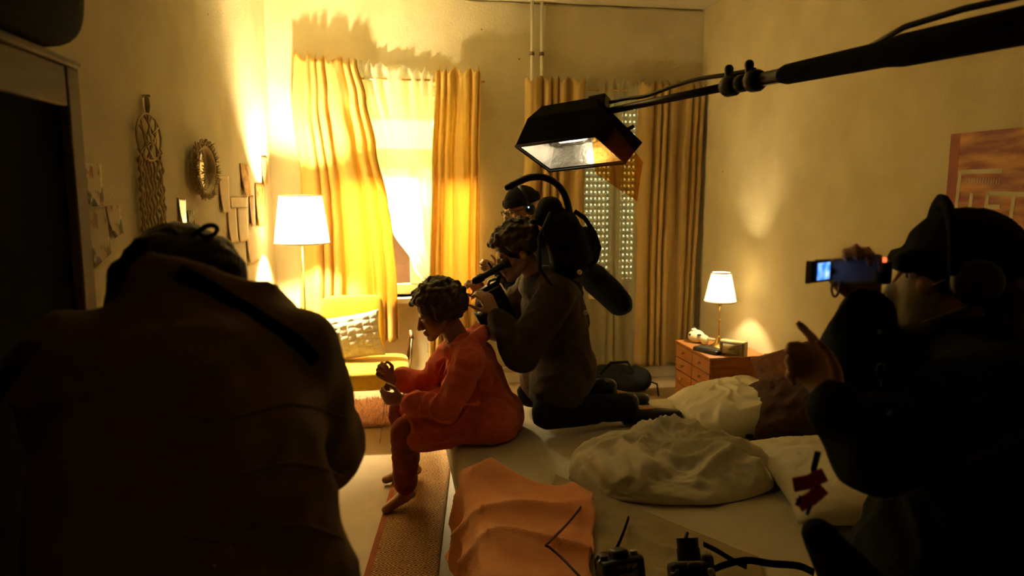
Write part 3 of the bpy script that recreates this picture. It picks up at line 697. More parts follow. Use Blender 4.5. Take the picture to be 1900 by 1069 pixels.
def shoe(root, an, toe, m, name='shoe'):
    an, toe = V(an), V(toe); d = (toe-an); d.z = 0; d.normalize(); lo = min(an.z-.065, toe.z-.03)
    mb = MB(); mb.cap(an+V((0, 0, .02)), .048, an-d*.02+V((0, 0, -.03)), .044); mb.cap(an-d*.02+V((0, 0, -.035)), (.044, .038), toe+d*.02, (.045, .030), side=d.cross(V((0, 0, 1))))
    s = link(name, fuse(mb, .008, 3), m, root)
    z = min((root.location + v.co).z for v in s.data.vertices)
    sm_ = MB().cap(an-d*.03+V((0, 0, z+.006-an.z)), (.043, .008), toe+d*.035+V((0, 0, z+.006-toe.z)), (.042, .008), side=d.cross(V((0, 0, 1)))); build(sm_, 'sole', M_BLACK, s)
    return s
def curls(mb, c, B, rad, lim, n, r, rnd):
    """tight curls: many small knots over the scalp"""
    for i in range(n):
        z = 1-2*(i+.5)/n; a = i*2.39996; q = math.sqrt(1-z*z); d = V((q*math.cos(a), q*math.sin(a), z))
        if not lim(d): continue
        p = V(c) + B @ V((d.x*rad[0], d.y*rad[1], d.z*rad[2])) * rnd.uniform(.90, 1.12); mb.ell(p, rnd.uniform(*r), n=8, m=6)
def bvh(o):
    L = world_loc(o); return BVHTree.FromPolygons([v.co+L for v in o.data.vertices], [p.vertices[:] for p in o.data.polygons])
def on(tree, x, y, off=.006):    # point where the view line through a photo position meets a surface
    h = tree.ray_cast(CAM, ray(x, y).normalized());
    return None if h[0] is None else h[0] - ray(x, y).normalized()*off

# --- seated young person in the coral robe, light-leak red painted in
HA = V((.222, 3.30, .978)); fA = V((-1, -.10, -.34)); BA = basis(fA)
A = dict(head=HA, HB=BA, neck=V((.305, 3.30, .862)), che=V((.375, 3.30, .735)), mid=V((.435, 3.30, .60)), pel=V((.455, 3.30, .515)),
         shL=V((.345, 3.125, .795)), shR=V((.33, 3.475, .795)), elL=V((.235, 3.06, .595)), elR=V((.175, 3.50, .60)), wrL=V((.045, 3.13, .628)), wrR=V((.0, 3.40, .655)),
         hipL=V((.40, 3.20, .50)), hipR=V((.40, 3.40, .50)), knL=V((.055, 3.15, .475)), knR=V((.045, 3.43, .475)), anL=aZ(752, 912, .085), anR=aZ(762, 866, .085), toeL=aZ(716, 945, .03), toeR=aZ(716, 890, .03), hk=.93)
root = empty('person', (.40, 3.30, 0), 'young person with curly hair in a coral robe with light leak red painted in, sitting hunched on the bed end', 'person')
hd = {'L': (((-.95, .1, .12), (.1, .85, .3), (-.2, .1, .95)), dict(curl=(66, 70, 72, 74), thumb=60, k=.9)), 'R': (((-.75, -.15, .65), (.2, -.9, .2), (-.6, 0, .6)), dict(curl=(66, 70, 72, 74), thumb=60, k=.9))}
link('body', skin_body(A, .0048, hd), M_SKIN, root); eyes(root, HA, BA, .93)
rnd = random.Random(2); hb_ = MB(); hc = HA + BA @ V((0, -.018, .045)); hb_.ell(hc, (.088, .106, .092), BA)
curls(hb_, hc, BA, (.098, .118, .106), lambda d: not (d.y > .38 and d.z < .36) and d.z > -.62 and not (d.y > -.2 and d.z < -.25 and abs(d.x) < .8), 460, (.011, .021), rnd)
link('hair', fuse(hb_, .005, 0), M_HAIRD, root)
def robe_extra(mb):
    mb.cap((.42, 3.30, .50), (.22, .14), (.47, 3.28, .48), (.25, .14), side=(0, 1, 0))          # spread on the bed
    for q in 'LR': mb.cap(A['hip'+q], .125, V(A['hip'+q]).lerp(A['kn'+q], .8), .098)
    for k in range(14):                                                                          # rolled hood round the neck
        a = -.95+k*1.9*math.pi/13+.0; p = V((.345+.075*math.cos(a), 3.30+.098*math.sin(a), .845+.035*math.cos(a))); mb.ell(p, .038)
    for q in 'LR': w = V(A['el'+q]).lerp(V(A['wr'+q]), .62); mb.cap(w, .056, V(A['el'+q]).lerp(V(A['wr'+q]), .74), .058)   # turned cuffs
rb_ = link('robe', coat(A, .016, .008, 5, sl=.7, wr=.014, ws=11, extra=robe_extra, sr=(.064, .056, .048), k=.92), M_ROBE, root)
tr = bvh(rb_); M_TRIM = mat('robe_edge', (.9, .3, .14), .9, bump=.5, bscale=300)
for pth in ([(838, 640), (826, 665), (815, 690), (808, 715)], [(846, 640), (834, 668), (824, 695), (818, 716)]):
    pp = [on(tr, x, y, .002) for x, y in pth]; pp = [p for p in pp if p]
    if len(pp) > 2: build(MB().tube(pp, .0045, 6), 'robe_edging', M_TRIM, rb_)
link('trousers', trousers(A, .004, .009, 5, .006, 12, .86), M_TROU, root)
th = MB(); p = A['wrL']+V((-.075, .02, .02)); th.tube([p, p+V((-.012, .01, -.1)), p+V((-.03, .0, -.22))], .0016, 5); 
tag(build(th, 'thread', M_CREAM), 'thin pale thread hanging from the robed person hands', 'thread')

# --- camera operator kneeling on the bed
HO = V((.605, 3.40, 1.245)); fO = V((-1, -.12, -.42)); BO = basis(fO)
O_ = dict(head=HO, HB=BO, neck=V((.70, 3.42, 1.135)), che=V((.785, 3.43, .985)), mid=V((.84, 3.43, .80)), pel=V((.845, 3.43, .66)),
          shL=V((.76, 3.23, 1.065)), shR=V((.75, 3.63, 1.06)), elL=V((.585, 3.18, .80)), elR=V((.55, 3.66, .85)), wrL=V((.475, 3.26, .985)), wrR=V((.46, 3.52, 1.02)),
          hipL=V((.82, 3.32, .64)), hipR=V((.82, 3.54, .64)), knL=V((.72, 3.22, .50)), knR=V((.72, 3.60, .49)), anL=V((1.14, 3.27, .50)), anR=V((1.12, 3.55, .50)), toeL=V((1.36, 3.26, .445)), toeR=V((1.30, 3.56, .445)))
root = empty('person', (.85, 3.43, .40), 'camera operator in a dark jacket kneeling on the bed, face at the viewfinder', 'person')
hd = {'L': (((-.45, .25, .85), (-.5, .8, 0), (-.5, .2, .5)), dict(curl=(45, 48, 50, 52), thumb=25)), 'R': (((-.5, -.2, .8), (-.5, -.8, 0), (-.6, -.2, .5)), dict(curl=(45, 48, 50, 52), thumb=25))}
link('body', skin_body(O_, .0065, hd), M_SKIN2, root); eyes(root, HO, BO)
rnd = random.Random(5); hb_ = MB(); hc = HO + BO @ V((0, -.016, .046)); hb_.ell(hc, (.086, .108, .088), BO)
curls(hb_, hc, BO, (.094, .122, .100), lambda d: not (d.y > .5 and d.z < .30) and d.z > -.5 and not (d.y > -.1 and d.z < -.2), 300, (.012, .02), rnd)
link('hair', fuse(hb_, .006, 0), M_HAIRD, root)
jk = link('jacket', coat(O_, .032, .011, 6, hem=.35, sl=.82, wr=.012, ws=9, seed=4, sr=(.078, .076, .055), k=1.06), M_OPER, root)
link('trousers', trousers(O_, .012), M_MATTE, root)
for q in 'LR': shoe(root, O_['an'+q], O_['toe'+q], M_BLACK)

# --- person in the beanie standing behind the operator
HBn = V((.775, 4.20, 1.435)); fB = V((-1, -.22, -.30)); BB = basis(fB)
B_ = dict(head=HBn, HB=BB, neck=V((.885, 4.22, 1.30)), che=V((.985, 4.24, 1.10)), mid=V((1.03, 4.26, .92)), pel=V((1.05, 4.28, .76)),
          shL=V((1.02, 4.06, 1.18)), shR=V((.93, 4.42, 1.19)), elL=V((1.315, 3.98, .90)), elR=V((.80, 4.46, .95)), wrL=V((1.235, 4.05, 1.03)), wrR=V((.66, 4.36, 1.06)),
          hipL=V((1.05, 4.18, .74)), hipR=V((1.04, 4.38, .74)), knL=V((.97, 4.12, .42)), knR=V((.96, 4.40, .42)), anL=V((1.05, 4.12, .085)), anR=V((1.05, 4.42, .085)), toeL=V((.90, 4.09, .03)), toeR=V((.90, 4.41, .03)))
root = empty('person', (1.04, 4.28, 0), 'person in a black beanie, glasses and headphones stooping behind the camera operator', 'person')
hd = {'L': (((-.65, .1, .75), (-.75, .3, -.6), (.1, -.9, .1)), dict(curl=(25, 25, 25, 25), thumb=20)), 'R': (((-.9, -.1, .3), (0, -.9, 0), (0, 0, 1)), dict(curl=(40, 40, 40, 40), thumb=20))}
link('body', skin_body(B_, .0065, hd), M_SKIN2, root); eyes(root, HBn, BB)
jk = link('jacket', coat(B_, .028, .011, 6, hem=.15, sl=.84, wr=.010, ws=9, seed=8, sr=(.074, .070, .052)), M_NAVY, root)
link('trousers', trousers(B_, .012, seed=5), M_MATTE, root)
for q in 'LR': shoe(root, B_['an'+q], B_['toe'+q], M_BLACK)
def beanie(root, c, B, m, lo=.035, r=(.087, .108, .098), name='beanie', front=.0):
    mb = MB(); prof = []
    def fn(u, v):
        a = 2*math.pi*u; th = (math.pi/2)*v; s = math.cos(th); rib = 1+.006*math.cos(40*a)*(1-v)
        return V(c) + B @ V((r[0]*s*math.cos(a)*rib, -.012+r[1]*s*math.sin(a)*rib, lo+r[2]*math.sin(th) + front*max(0, math.sin(a))*(1-v)))
    mb.grid(fn, 80, 16); bn = build(mb, name, m, root, thick=.006)
    cf = MB(); cf.grid(lambda u, v: V(c) + B @ V(((r[0]+.006*math.sin(v*math.pi))*math.cos(2*math.pi*u), -.012+(r[1]+.006*math.sin(v*math.pi))*math.sin(2*math.pi*u), lo-.008+.045*v + front*max(0, math.sin(2*math.pi*u)))), 64, 6)
    build(cf, 'turned_brim', m, bn, thick=.006); return bn
beanie(root, HBn, BB, M_MATTE)
gl = MB()
for s in (-1, 1):
    gl.tube([HBn + BB @ V((s*.034+.024*math.cos(a*math.pi/10), .108, .002+.019*math.sin(a*math.pi/10))) for a in range(20)], .0028, 6, closed=True)
    gl.tube([HBn + BB @ V((s*.058, .106, .006)), HBn + BB @ V((s*.080, .05, .008)), HBn + BB @ V((s*.082, -.01, .008))], .0026, 6)
gl.tube([HBn + BB @ V((-.011, .11, .006)), HBn + BB @ V((.011, .11, .006))], .0026, 6)
build(gl, 'glasses', M_BLACK, root)
def headphones(root, c, B, r=(.094, .112), led=None, cup=.034):
    hp = build(MB().tube([V(c)+B @ V((.096*math.cos(a*math.pi/16), -.01, .0+.142*math.sin(a*math.pi/16))) for a in range(17)], .009, 8, flat=1.8), 'headphones', M_BLACK, root)
    for s in (-1, 1):
        M3 = B @ Matrix.Rotation(R(90)*s, 3, 'Y'); build(MB().lathe([(cup*.8, -.004), (cup, .004), (cup, .022), (cup*.8, .032), (.001, .034)], V(c)+B @ V((s*.078, -.012, -.005)), 20, M=M3), 'ear_cup', M_BLACK, hp)
    if led: build(MB().ell(V(c)+B @ V(led), .004), 'status_light', mat('blue_led', (.1, .2, .9), .3, emit=(.25, .45, 1), estr=6), hp)
    return hp
headphones(root, HBn, BB, led=(-.112, .0, .012))

# --- person in the brown parka close on the left, seen from behind
HD = V((-.350, 1.30, 1.346)); fD = V((-.12, .95, -.75)); BD = basis(fD)
D_ = dict(head=HD, HB=BD, neck=V((-.325, 1.20, 1.345)), che=V((-.29, 1.09, 1.235)), mid=V((-.265, .98, 1.07)), pel=V((-.25, .93, .90)),
          shL=V((-.455, 1.13, 1.285)), shR=V((-.170, 1.13, 1.292)), elL=V((-.465, 1.22, 1.05)), elR=V((-.128, 1.22, 1.115)), wrL=V((-.37, 1.38, 1.10)), wrR=V((-.20, 1.40, 1.14)),
          hipL=V((-.35, .95, .86)), hipR=V((-.15, .95, .86)), knL=V((-.36, 1.02, .47)), knR=V((-.14, 1.02, .47)), anL=V((-.36, .93, .085)), anR=V((-.14, .93, .085)), toeL=V((-.38, 1.09, .03)), toeR=V((-.13, 1.09, .03)))
root = empty('person', (-.25, .95, 0), 'person in a quilted brown parka with dark hair, bending forward in the left foreground', 'person')
hd = {'L': (((.5, .8, .1), (.8, -.3, 0), (0, 0, 1)), dict(curl=(40, 40, 40, 40), thumb=25)), 'R': (((-.4, .9, .1), (-.8, -.3, 0), (0, 0, 1)), dict(curl=(40, 40, 40, 40), thumb=25))}
link('body', skin_body(D_, .0075, hd), M_SKIN2, root); eyes(root, HD, BD)
def parka_extra(mb):
    mb.cap((-.29, 1.02, 1.19), (.185, .12), (-.24, .90, .92), (.215, .145), side=(1, 0, 0), n=20)
    mb.cap((-.36, 1.155, 1.335), (.12, .04), (-.20, 1.155, 1.325), (.09, .04), side=(1, 0, 0)); mb.cap((-.30, 1.21, 1.375), .055, (-.20, 1.18, 1.34), .05)   # hood
pk = link('parka', coat(D_, .030, .011, 7, hem=.35, sl=.86, wr=.012, ws=8, seed=12, extra=parka_extra, sr=(.078, .070, .056)), M_PARKA, root)
link('trousers', trousers(D_, .012, seed=7), M_MATTE, root)
for q in 'LR': shoe(root, D_['an'+q], D_['toe'+q], M_BLACK)
hb_ = MB(); hb_.ell(HD + BD @ V((0, -.03, .035)), (.096, .112, .098), BD); hb_.cap(HD+BD @ V((-.02, -.085, .03)), .062, HD+BD @ V((-.03, -.12, -.05)), .04); hb_.cap(HD+BD @ V((.05, -.09, .04)), .045, HD+BD @ V((.085, -.125, -.01)), .03)
rnd = random.Random(9)
for i in range(26):
    a = -1.9+3.6*i/25; p = HD + BD @ V((.085*math.sin(a), -.07-.05*math.cos(a), .03)); q = p + BD @ V((.012*rnd.uniform(-1, 1), -.02, -.09-.06*rnd.random())); hb_.cap(p, .018, q, .007, n=6, m=6)
hr = link('hair', fuse(hb_, .007, 2, .005, 30), M_HAIRB, root)
lp = aD(385, 424, 1.10); tw = MB(); lps = [aD(x+6, y+2, 1.17) for x, y in ((350, 436), (362, 428), (374, 419), (388, 416), (397, 422), (392, 432), (378, 436), (364, 433))]
build(MB().tube(curve(lps), .004, 6), 'hair_tie', M_HAIRB, hr)
tr = bvh(pk); st = []
for x, y in ((330, 505), (370, 525), (410, 548), (450, 572), (490, 598), (530, 622), (560, 645), (585, 672)):
    p = on(tr, x, y, .003)
    if p: st.append(p)
if len(st) > 3: build(MB().tube(curve(st), .012, 8, flat=.16, ref=ray(450, 570).normalized().cross(V((1, 0, -.5)))), 'bag_strap', M_MATTE, root)
# quilting ridges across the lower back
for yy in (760, 870, 985):
    pp = [on(tr, x, yy + 18*math.sin(x*.02) + (x-400)*.05, .001) for x in range(300, 640, 14)]; pp = [p for p in pp if p]
    if len(pp) > 6: build(MB().tube(pp, .003, 6), 'quilt_seam', M_PARKA, pk)
# the black bag at this person's left hip
bc = V((-.545, .86, 1.06)); root = empty('shoulder_bag', bc-V((0, 0, .18)), 'black shoulder bag hanging at the parka wearer left side', 'bag')
bg = MB(); bg.cap(bc+V((-.06, -.02, -.10)), (.075, .06), bc+V((.0, .03, .08)), (.075, .06), side=(1, 0, 0)); bg.cap(bc+V((-.03, 0, -.1)), .075, bc+V((-.09, 0, .06)), .06)
b_ = link('bag_body', fuse(bg, .010, 4, .006, 10), M_MATTE, root)
build(MB().tube([bc+V((.03, .03, .10)), bc+V((.06, .06, .22)), bc+V((.08, .16, .29))], .012, 8, flat=.3), 'bag_strap', M_MATTE, root)

# --- person in black on the right with the camcorder
HE = V((1.135, 1.285, 1.375)); fE = (-RT*.93 + FW*.30 + V((0, 0, .02))); BE = basis(fE)
E_ = dict(head=HE, HB=BE, neck=V((1.16, 1.27, 1.245)), che=V((1.155, 1.255, 1.10)), mid=V((1.13, 1.24, .94)), pel=V((1.13, 1.23, .78)),
          shL=V((1.07, 1.115, 1.175)), shR=V((1.14, 1.43, 1.18)), elL=aD(1625, 830, 1.24), elR=aD(1582, 716, 1.37), wrL=aD(1546, 748, 1.26), wrR=aD(1606, 562, 1.36),
          hipL=V((1.11, 1.14, .76)), hipR=V((1.14, 1.34, .76)), knL=V((1.03, 1.15, .42)), knR=V((1.05, 1.36, .42)), anL=V((1.14, 1.15, .085)), anR=V((1.16, 1.35, .085)), toeL=V((.98, 1.16, .03)), toeR=V((1.0, 1.38, .03)))
root = empty('person', (1.13, 1.23, 0), 'person all in black with cap, headphones and white mask filming with a raised camcorder', 'person')
hd = {'R': (((-.12, .05, .95), (-.55, -.85, 0), (-.9, .5, .1)), dict(curl=(48, 52, 56, 60), thumb=30, k=.9)),
      'L': (((.0, .16, .13), (-.85, -.25, .2), (.5, -.5, .5)), dict(curl=(12, 52, 64, 70), thumb=40, k=.92, fr=1.3))}
link('body', skin_body(E_, .0055, hd), M_SKIN2, root); eyes(root, HE, BE)
def e_extra(mb):
    mb.cap((1.18, 1.28, 1.235), (.10, .055), (1.16, 1.29, 1.26), (.085, .05), side=(0, 1, 0))
    mb.cap((1.12, 1.23, .95), (.17, .13), (1.10, 1.22, .70), (.19, .15), side=(0, 1, 0))
jk = link('jacket', coat(E_, .040, .011, 6, hem=.3, sl=.84, wr=.011, ws=8, seed=17, extra=e_extra, sr=(.080, .068, .052)), M_NAVY, root)
link('trousers', trousers(E_, .012, seed=9), M_MATTE, root)
for q in 'LR': shoe(root, E_['an'+q], E_['toe'+q], M_BLACK)
cp = MB(); cp.ell(HE + BE @ V((0, -.014, .042)), (.094, .115, .098), BE); cp.cap(HE+BE @ V((-.05, .085, .045)), (.03, .012), HE+BE @ V((.05, .085, .045)), (.03, .012), side=BE @ V((0, 1, 0)))
cp.cap(HE+BE @ V((-.035, .10, .030)), .022, HE+BE @ V((.035, .10, .030)), .022); cp.cap(HE+BE @ V((0, -.10, -.02)), .05, HE+BE @ V((0, -.085, .03)), .06)
link('cap', fuse(cp, .007, 4, .003, 20), M_MATTE, root)
hr = MB(); hr.cap(HE+BE @ V((0, -.075, -.03)), (.085, .05), HE+BE @ V((-.02, -.10, -.17)), (.09, .035), side=BE @ V((1, 0, 0)))
for i in range(14): x = -.085+.17*i/13; hr.cap(HE+BE @ V((x, -.10, -.1)), .016, HE+BE @ V((x*1.1, -.115+.02*math.sin(i*2), -.21-.03*math.sin(i*3))), .006, n=6, m=6)
link('hair', fuse(hr, .008, 2, .004, 30), M_HAIRD, root)
hp = build(MB().tube([HE+BE @ V((.104*math.cos(a*math.pi/16), .030, .012+.139*math.sin(a*math.pi/16))) for a in range(17)], .010, 8, flat=1.7), 'headphones', M_MATTE, root)
for s in (-1, 1): build(MB().lathe([(.034, -.008), (.045, .004), (.045, .026), (.034, .036), (.001, .038)], HE+BE @ V((s*.088, -.01, .0)), 20, M=BE @ Matrix.Rotation(R(90)*s, 3, 'Y')), 'ear_cup', M_BLACK, hp)
mk = MB(); mk.cap(HE+BE @ V((0, .065, -.03)), (.060, .05), HE+BE @ V((0, .066, -.085)), (.052, .045), side=BE @ V((1, 0, 0))); mk.cap(HE+BE @ V((0, .112, -.035)), .022, HE+BE @ V((0, .116, -.085)), .016)
mk_ = link('face_mask', fuse(mk, .006, 5), M_MASK, root)
for s in (-1, 1):
    build(MB().tube([HE+BE @ V((s*.056, .07, -.02)), HE+BE @ V((s*.080, .0, .02)), HE+BE @ V((s*.085, -.03, -.01)), HE+BE @ V((s*.078, .0, -.05)), HE+BE @ V((s*.050, .07, -.09))], .002, 6), 'ear_loop', M_MASK, mk_)
tr = bvh(jk); M_TAG = mat('pale_patch', (.55, .5, .36), .7)
for x, y, sz in ((1632, 617, .006), (1651, 767, .006)):
    p = on(tr, x, y, .004)
    if p: build(MB().box(p, (sz, .003, sz*1.6), rz(-YAW) @ Matrix.Rotation(R(25), 3, 'Y')), 'reflective_tag', M_TAG, root)
p = on(tr, 1634, 690, .006)
if p:
    q = p; ca = [q + RT*(.008*math.cos(a*math.pi/8)) + UP*(.015*math.sin(a*math.pi/8)) for a in range(14)]
    k_ = build(MB().tube(ca, .0018, 6), 'carabiner', M_STEEL, root); build(MB().tube([q-UP*.014, q-UP*.05], .0022, 6), 'clip_bar', M_STEEL, k_)
# belt gear: pouch, straps
po = MB(); po.cap(aD(1522, 992, 1.22), .030, aD(1585, 1095, 1.20), .055); pp_ = link('belt_pouch', fuse(po, .008, 4, .004, 12), M_MATTE, root)
for (xa, ya_, xb, yb_, dd) in ((1530, 880, 1472, 900, 1.17), (1528, 905, 1482, 938, 1.175)):
    a, b = aD(xa, ya_, dd), aD(xb, yb_, dd); build(MB().tube([a, a.lerp(b, .5)+V((0, 0, -.004)), b], .012, 8, flat=.2, ref=UP), 'red_strap', M_RED, root)
for x, y in ((1497, 955), (1478, 938)): build(MB().tube([aD(x+8, y-18, 1.17), aD(x, y, 1.17)], .003, 6), 'strap_end', M_BLACK, root)
build(MB().tube([aD(1518, 838, 1.18), aD(1510, 870, 1.18), aD(1518, 905, 1.175)], .006, 8, flat=.4), 'black_strap', M_MATTE, root)

# ------------------------------------------------------------ camera rig of the operator
rg = empty('support_rig', (.95, 3.42, .95), 'black camera support vest pack with an arched arm over the operator head', 'camera support')
pk_ = MB(); YR = 3.36
def rp(x, y, Y=YR): return aY(x, y, Y)
pk_.cap(rp(1040, 418), (.085, .13), rp(1060, 478), (.10, .15), side=(1, 0, 0), n=18); pk_.cap(rp(1015, 400), .06, rp(1085, 455), .06); pk_.cap(rp(1088, 440), .05, rp(1085, 482), .055); pk_.ell(rp(1020, 383), (.06, .09, .045))
link('back_pack', fuse(pk_, .010, 5, .006, 10), M_MATTE, rg)
arm = [rp(x, y, 3.30) for x, y in ((1058, 440), (1058, 410), (1055, 385), (1046, 358), (1030, 339), (1008, 329), (985, 329), (965, 336), (945, 347))]
build(MB().tube(curve(arm), .0165, 10), 'arched_arm', M_BLACK, rg)
build(MB().cap(rp(952, 342, 3.30), .016, rp(941, 348, 3.30), .015), 'arm_tip', M_BLACK, rg)
build(MB().tube([rp(x, y, 3.24) for x, y in ((1066, 392), (1085, 405), (1103, 432), (1112, 460), (1106, 484), (1090, 497))], .011, 8, flat=.5), 'pack_strap', M_MATTE, rg)
build(MB().tube([rp(1020, 395, 3.22), rp(1000, 440, 3.16), rp(1002, 500, 3.12), rp(1030, 540, 3.2)], .016, 8, flat=.35, ref=(0, 1, 0)), 'shoulder_strap', M_MATTE, rg)
for x, y in ((1075, 505), (1086, 580)):
    build(MB().lathe([(.012, 0), (.012, .006), (.004, .009), (.001, .009)], aY(x, y, 3.165), 14, M=Matrix.Rotation(R(90), 3, 'X')), 'snap_button', M_STEEL, rg)
# the cinema camera in front of the operator
cr_ = empty('film_camera', rp(925, 600, 3.36), 'black film camera with an angled viewfinder held up by the operator', 'camera')
ctr = rp(922, 568, 3.38); MC = Matrix.Rotation(R(-28), 3, 'Y') @ rz(R(4))
def cbx(off, size, name, m=M_BLACK, par=None, bev=.006): return build(MB().box(ctr + MC @ V(off), size, MC), name, m, par or cr_, bevel=bev)
bd_ = cbx((0, 0, 0), (.115, .11, .185), 'camera_body'); cbx((-.01, -.058, -.02), (.08, .008, .10), 'side_panel', M_BLACK, bd_, .003); cbx((.0, 0, .102), (.10, .05, .02), 'top_plate', M_BLACK, bd_)
build(MB().tube([ctr+MC @ V((-.058, 0, -.02)), ctr+MC @ V((-.10, 0, -.02)), ctr+MC @ V((-.10, 0, -.02)), ctr+MC @ V((-.115, 0, -.02))], [.038, .038, .045, .048], 20), 'lens', M_BLACK, cr_, autos=35)
a, b = rp(944, 486, 3.34), rp(886, 519, 3.32); d = (b-a).normalized()
vf = build(MB().tube([a, a+d*.03, a+d*.03, a+d*.10, a+d*.10, b], [.026, .022, .018, .018, .016, .015], 14), 'viewfinder', M_BLACK, cr_, autos=35)
build(MB().cap(b-d*.02, .021, b+d*.012, .018), 'viewfinder_end', M_BLACK, vf); build(MB().tube([rp(913, 497, 3.33), rp(905, 487, 3.33)], .006, 8), 'viewfinder_knob', M_BLACK, vf)
build(MB().tube([rp(926, 512, 3.34), rp(922, 530, 3.36)], .011, 8), 'viewfinder_arm', M_BLACK, cr_)
build(MB().tube([rp(905, 530, 3.36), rp(908, 521, 3.36), rp(922, 516, 3.36), rp(932, 520, 3.36), rp(936, 530, 3.36)], .008, 8), 'top_handle', M_STEEL, cr_)

# ------------------------------------------------------------ boom with its light head
Lh = aD(1120, 208, 2.60); Rh = aD(1900, 47, 1.35); ax = (Rh-Lh)
def bp_(t): return Lh + ax*t
bm_ = empty('lighting_boom', (1.30, .35, 0), 'long black lighting boom reaching in from the upper right corner', 'boom')
build(MB().tube([bp_(-.02), bp_(.50)], .0125, 12), 'thin_tube', M_BLACK, bm_)
build(MB().tube([bp_(.47), bp_(1.45)], .019, 14), 'thick_tube', M_BLACK, bm_)
for t, r, l in ((.455, .030, .018), (.485, .024, .012), (.52, .030, .016)): build(MB().tube([bp_(t-l/2-.01), bp_(t-l/2), bp_(t+l/2), bp_(t+l/2+.01)], [r*.75, r, r, r*.75], 16), 'locking_collar', M_BLACK, bm_)
for t in (.45, .505): 
    k = bp_(t); build(MB().cap(k+UP*.02, .010, k+UP*.048, .013), 'locking_knob', M_BLACK, bm_)
sl = MB(); 
build(MB().tube([bp_(.585), bp_(.60), bp_(.80), bp_(.83), bp_(1.45)], [.020, .026, .030, .036, .040], 14), 'padded_sleeve', M_MATTE, bm_)
pc_ = bp_(.55); side = ax.normalized(); nrm = (CAM-pc_).normalized(); vv = side.cross(nrm).normalized()
if vv.z < 0: vv = -vv
lab = MB().tube([bp_(.532), bp_(.578)], .0196, 14); sticker = build(MB().grid(lambda u, v: bp_(.532+.05*u) + (nrm*math.cos((v-.35)*1.5) + vv*math.sin((v-.35)*1.5))*.0198, 12, 6), 'sticker', mat('white_sticker', (.45, .42, .32), .6), bm_)
for i, (u0, u1, v_) in enumerate(((.05, .55, .30), (.05, .35, .48), (.10, .5, .66))):
    build(MB().grid(lambda u, v: bp_(.532+.05*(u0+(u1-u0)*u)) + (nrm*math.cos((v_+.09*v-.35)*1.5) + vv*math.sin((v_+.09*v-.35)*1.5))*.0200, 6, 2), 'print_line', M_BLACK, sticker)
cab = [bp_(t) + UP*h for t, h in ((.03, .03), (.10, .030), (.18, .024), (.28, .036), (.36, .040), (.44, .034), (.52, .030))]
build(MB().tube(curve(cab), .0065, 8), 'power_cable', M_BLACK, bm_)
build(MB().tube([bp_(t) + UP*h for t, h in ((.76, .02), (.83, .05), (.92, .058), (1.02, .055), (1.15, .05))], .007, 8), 'cable_loop', M_BLACK, bm_)
sp_ = bp_(1.42); build(MB().tube([(sp_.x, sp_.y, .25), sp_], .016, 12), 'stand_pole', M_STEEL, bm_)
for k in range(3):
    a = k*2*math.pi/3+.5; build(MB().tube([(sp_.x, sp_.y, .42), (sp_.x+.36*math.cos(a), sp_.y+.36*math.sin(a), .012)], .011, 8), 'stand_leg', M_STEEL, bm_)
# light head: an open-mouthed box, mouth down and towards the bed, silver dimpled inside
hcn = aD(1066, 232, 2.62)
fwh = V((FW.x, FW.y, 0)).normalized()
al = (RT*.82 - fwh*.56 + V((0, 0, .08))).normalized(); mo = (V((0, 0, -1))*.88 - fwh*.42 + RT*.02); mo = (mo - al*mo.dot(al)).normalized(); bl = mo.cross(al)
lh = empty('light_head', hcn, 'black box light with a silver dimpled inside hanging from the boom', 'light')
def q4(h, w, dd): return [hcn + al*(sx*h) + bl*(sy*w) + mo*dd for sx, sy in ((-1, -1), (1, -1), (1, 1), (-1, 1))]
top, mid_, mou = q4(.11, .06, -.060), q4(.140, .095, .0), q4(.160, .118, .115)
hs = MB().add(top+mid_+mou, [(0, 1, 2, 3)] + [(i, (i+1) % 4, 4+(i+1) % 4, 4+i) for i in range(4)] + [(4+i, 4+(i+1) % 4, 8+(i+1) % 4, 8+i) for i in range(4)])
build(hs, 'housing', M_MATTE, lh, smooth=False, thick=.006)
def dimple(u, v):
    p = hcn + al*((u-.5)*.27) + bl*((v-.5)*.180) + mo*(.030)
    c = abs(math.sin(u*math.pi*7))*abs(math.sin(v*math.pi*5)); return p - mo*.016*c + mo*.006*noise.noise(V((u*9, v*7, 3)))
M_SILV = mat('silver_foil', (.85, .83, .80), .4, metal=1, bump=.3, bscale=40)
build(MB().grid(dimple, 70, 44), 'reflector', M_SILV, lh)
ins = [[hcn + al*(sx*.136) + bl*(sy*.091) + mo*.006 for sx, sy in ((-1, -1), (1, -1), (1, 1), (-1, 1))], [hcn + al*(sx*.155) + bl*(sy*.113) + mo*.108 for sx, sy in ((-1, -1), (1, -1), (1, 1), (-1, 1))]]
build(MB().add(ins[0]+ins[1], [(i, (i+1) % 4, 4+(i+1) % 4, 4+i) for i in range(4)]), 'foil_lining', M_SILV, lh, smooth=False)
build(MB().tube([m_ for m_ in mou], .006, 6, closed=True), 'mouth_rim', M_BLACK, lh)
build(MB().box(hcn - mo*.07 + al*.09, (.07, .05, .05), Matrix((al, bl, mo)).transposed()), 'yoke_mount', M_BLACK, lh, bevel=.005)
build(MB().tube([hcn - mo*.07 + al*.10, Lh], .012, 8), 'yoke', M_BLACK, lh)
build(MB().tube([aD(1122, 190, 2.58), aD(1128, 182, 2.58)], .008, 8), 'clamp_bolt', M_BLACK, lh); build(MB().tube([aD(1150, 248, 2.52), aD(1176, 234, 2.52)], .007, 8), 'clamp_lever', M_BLACK, lh)
fl = [mou[1], mou[2], mou[2] + al*.055 - mo*.07 + bl*.0, mou[1] + al*.055 - mo*.07]
build(MB().poly(fl, al*.004), 'side_flap', M_MATTE, lh, smooth=False)
bulb_p = hcn + mo*.055
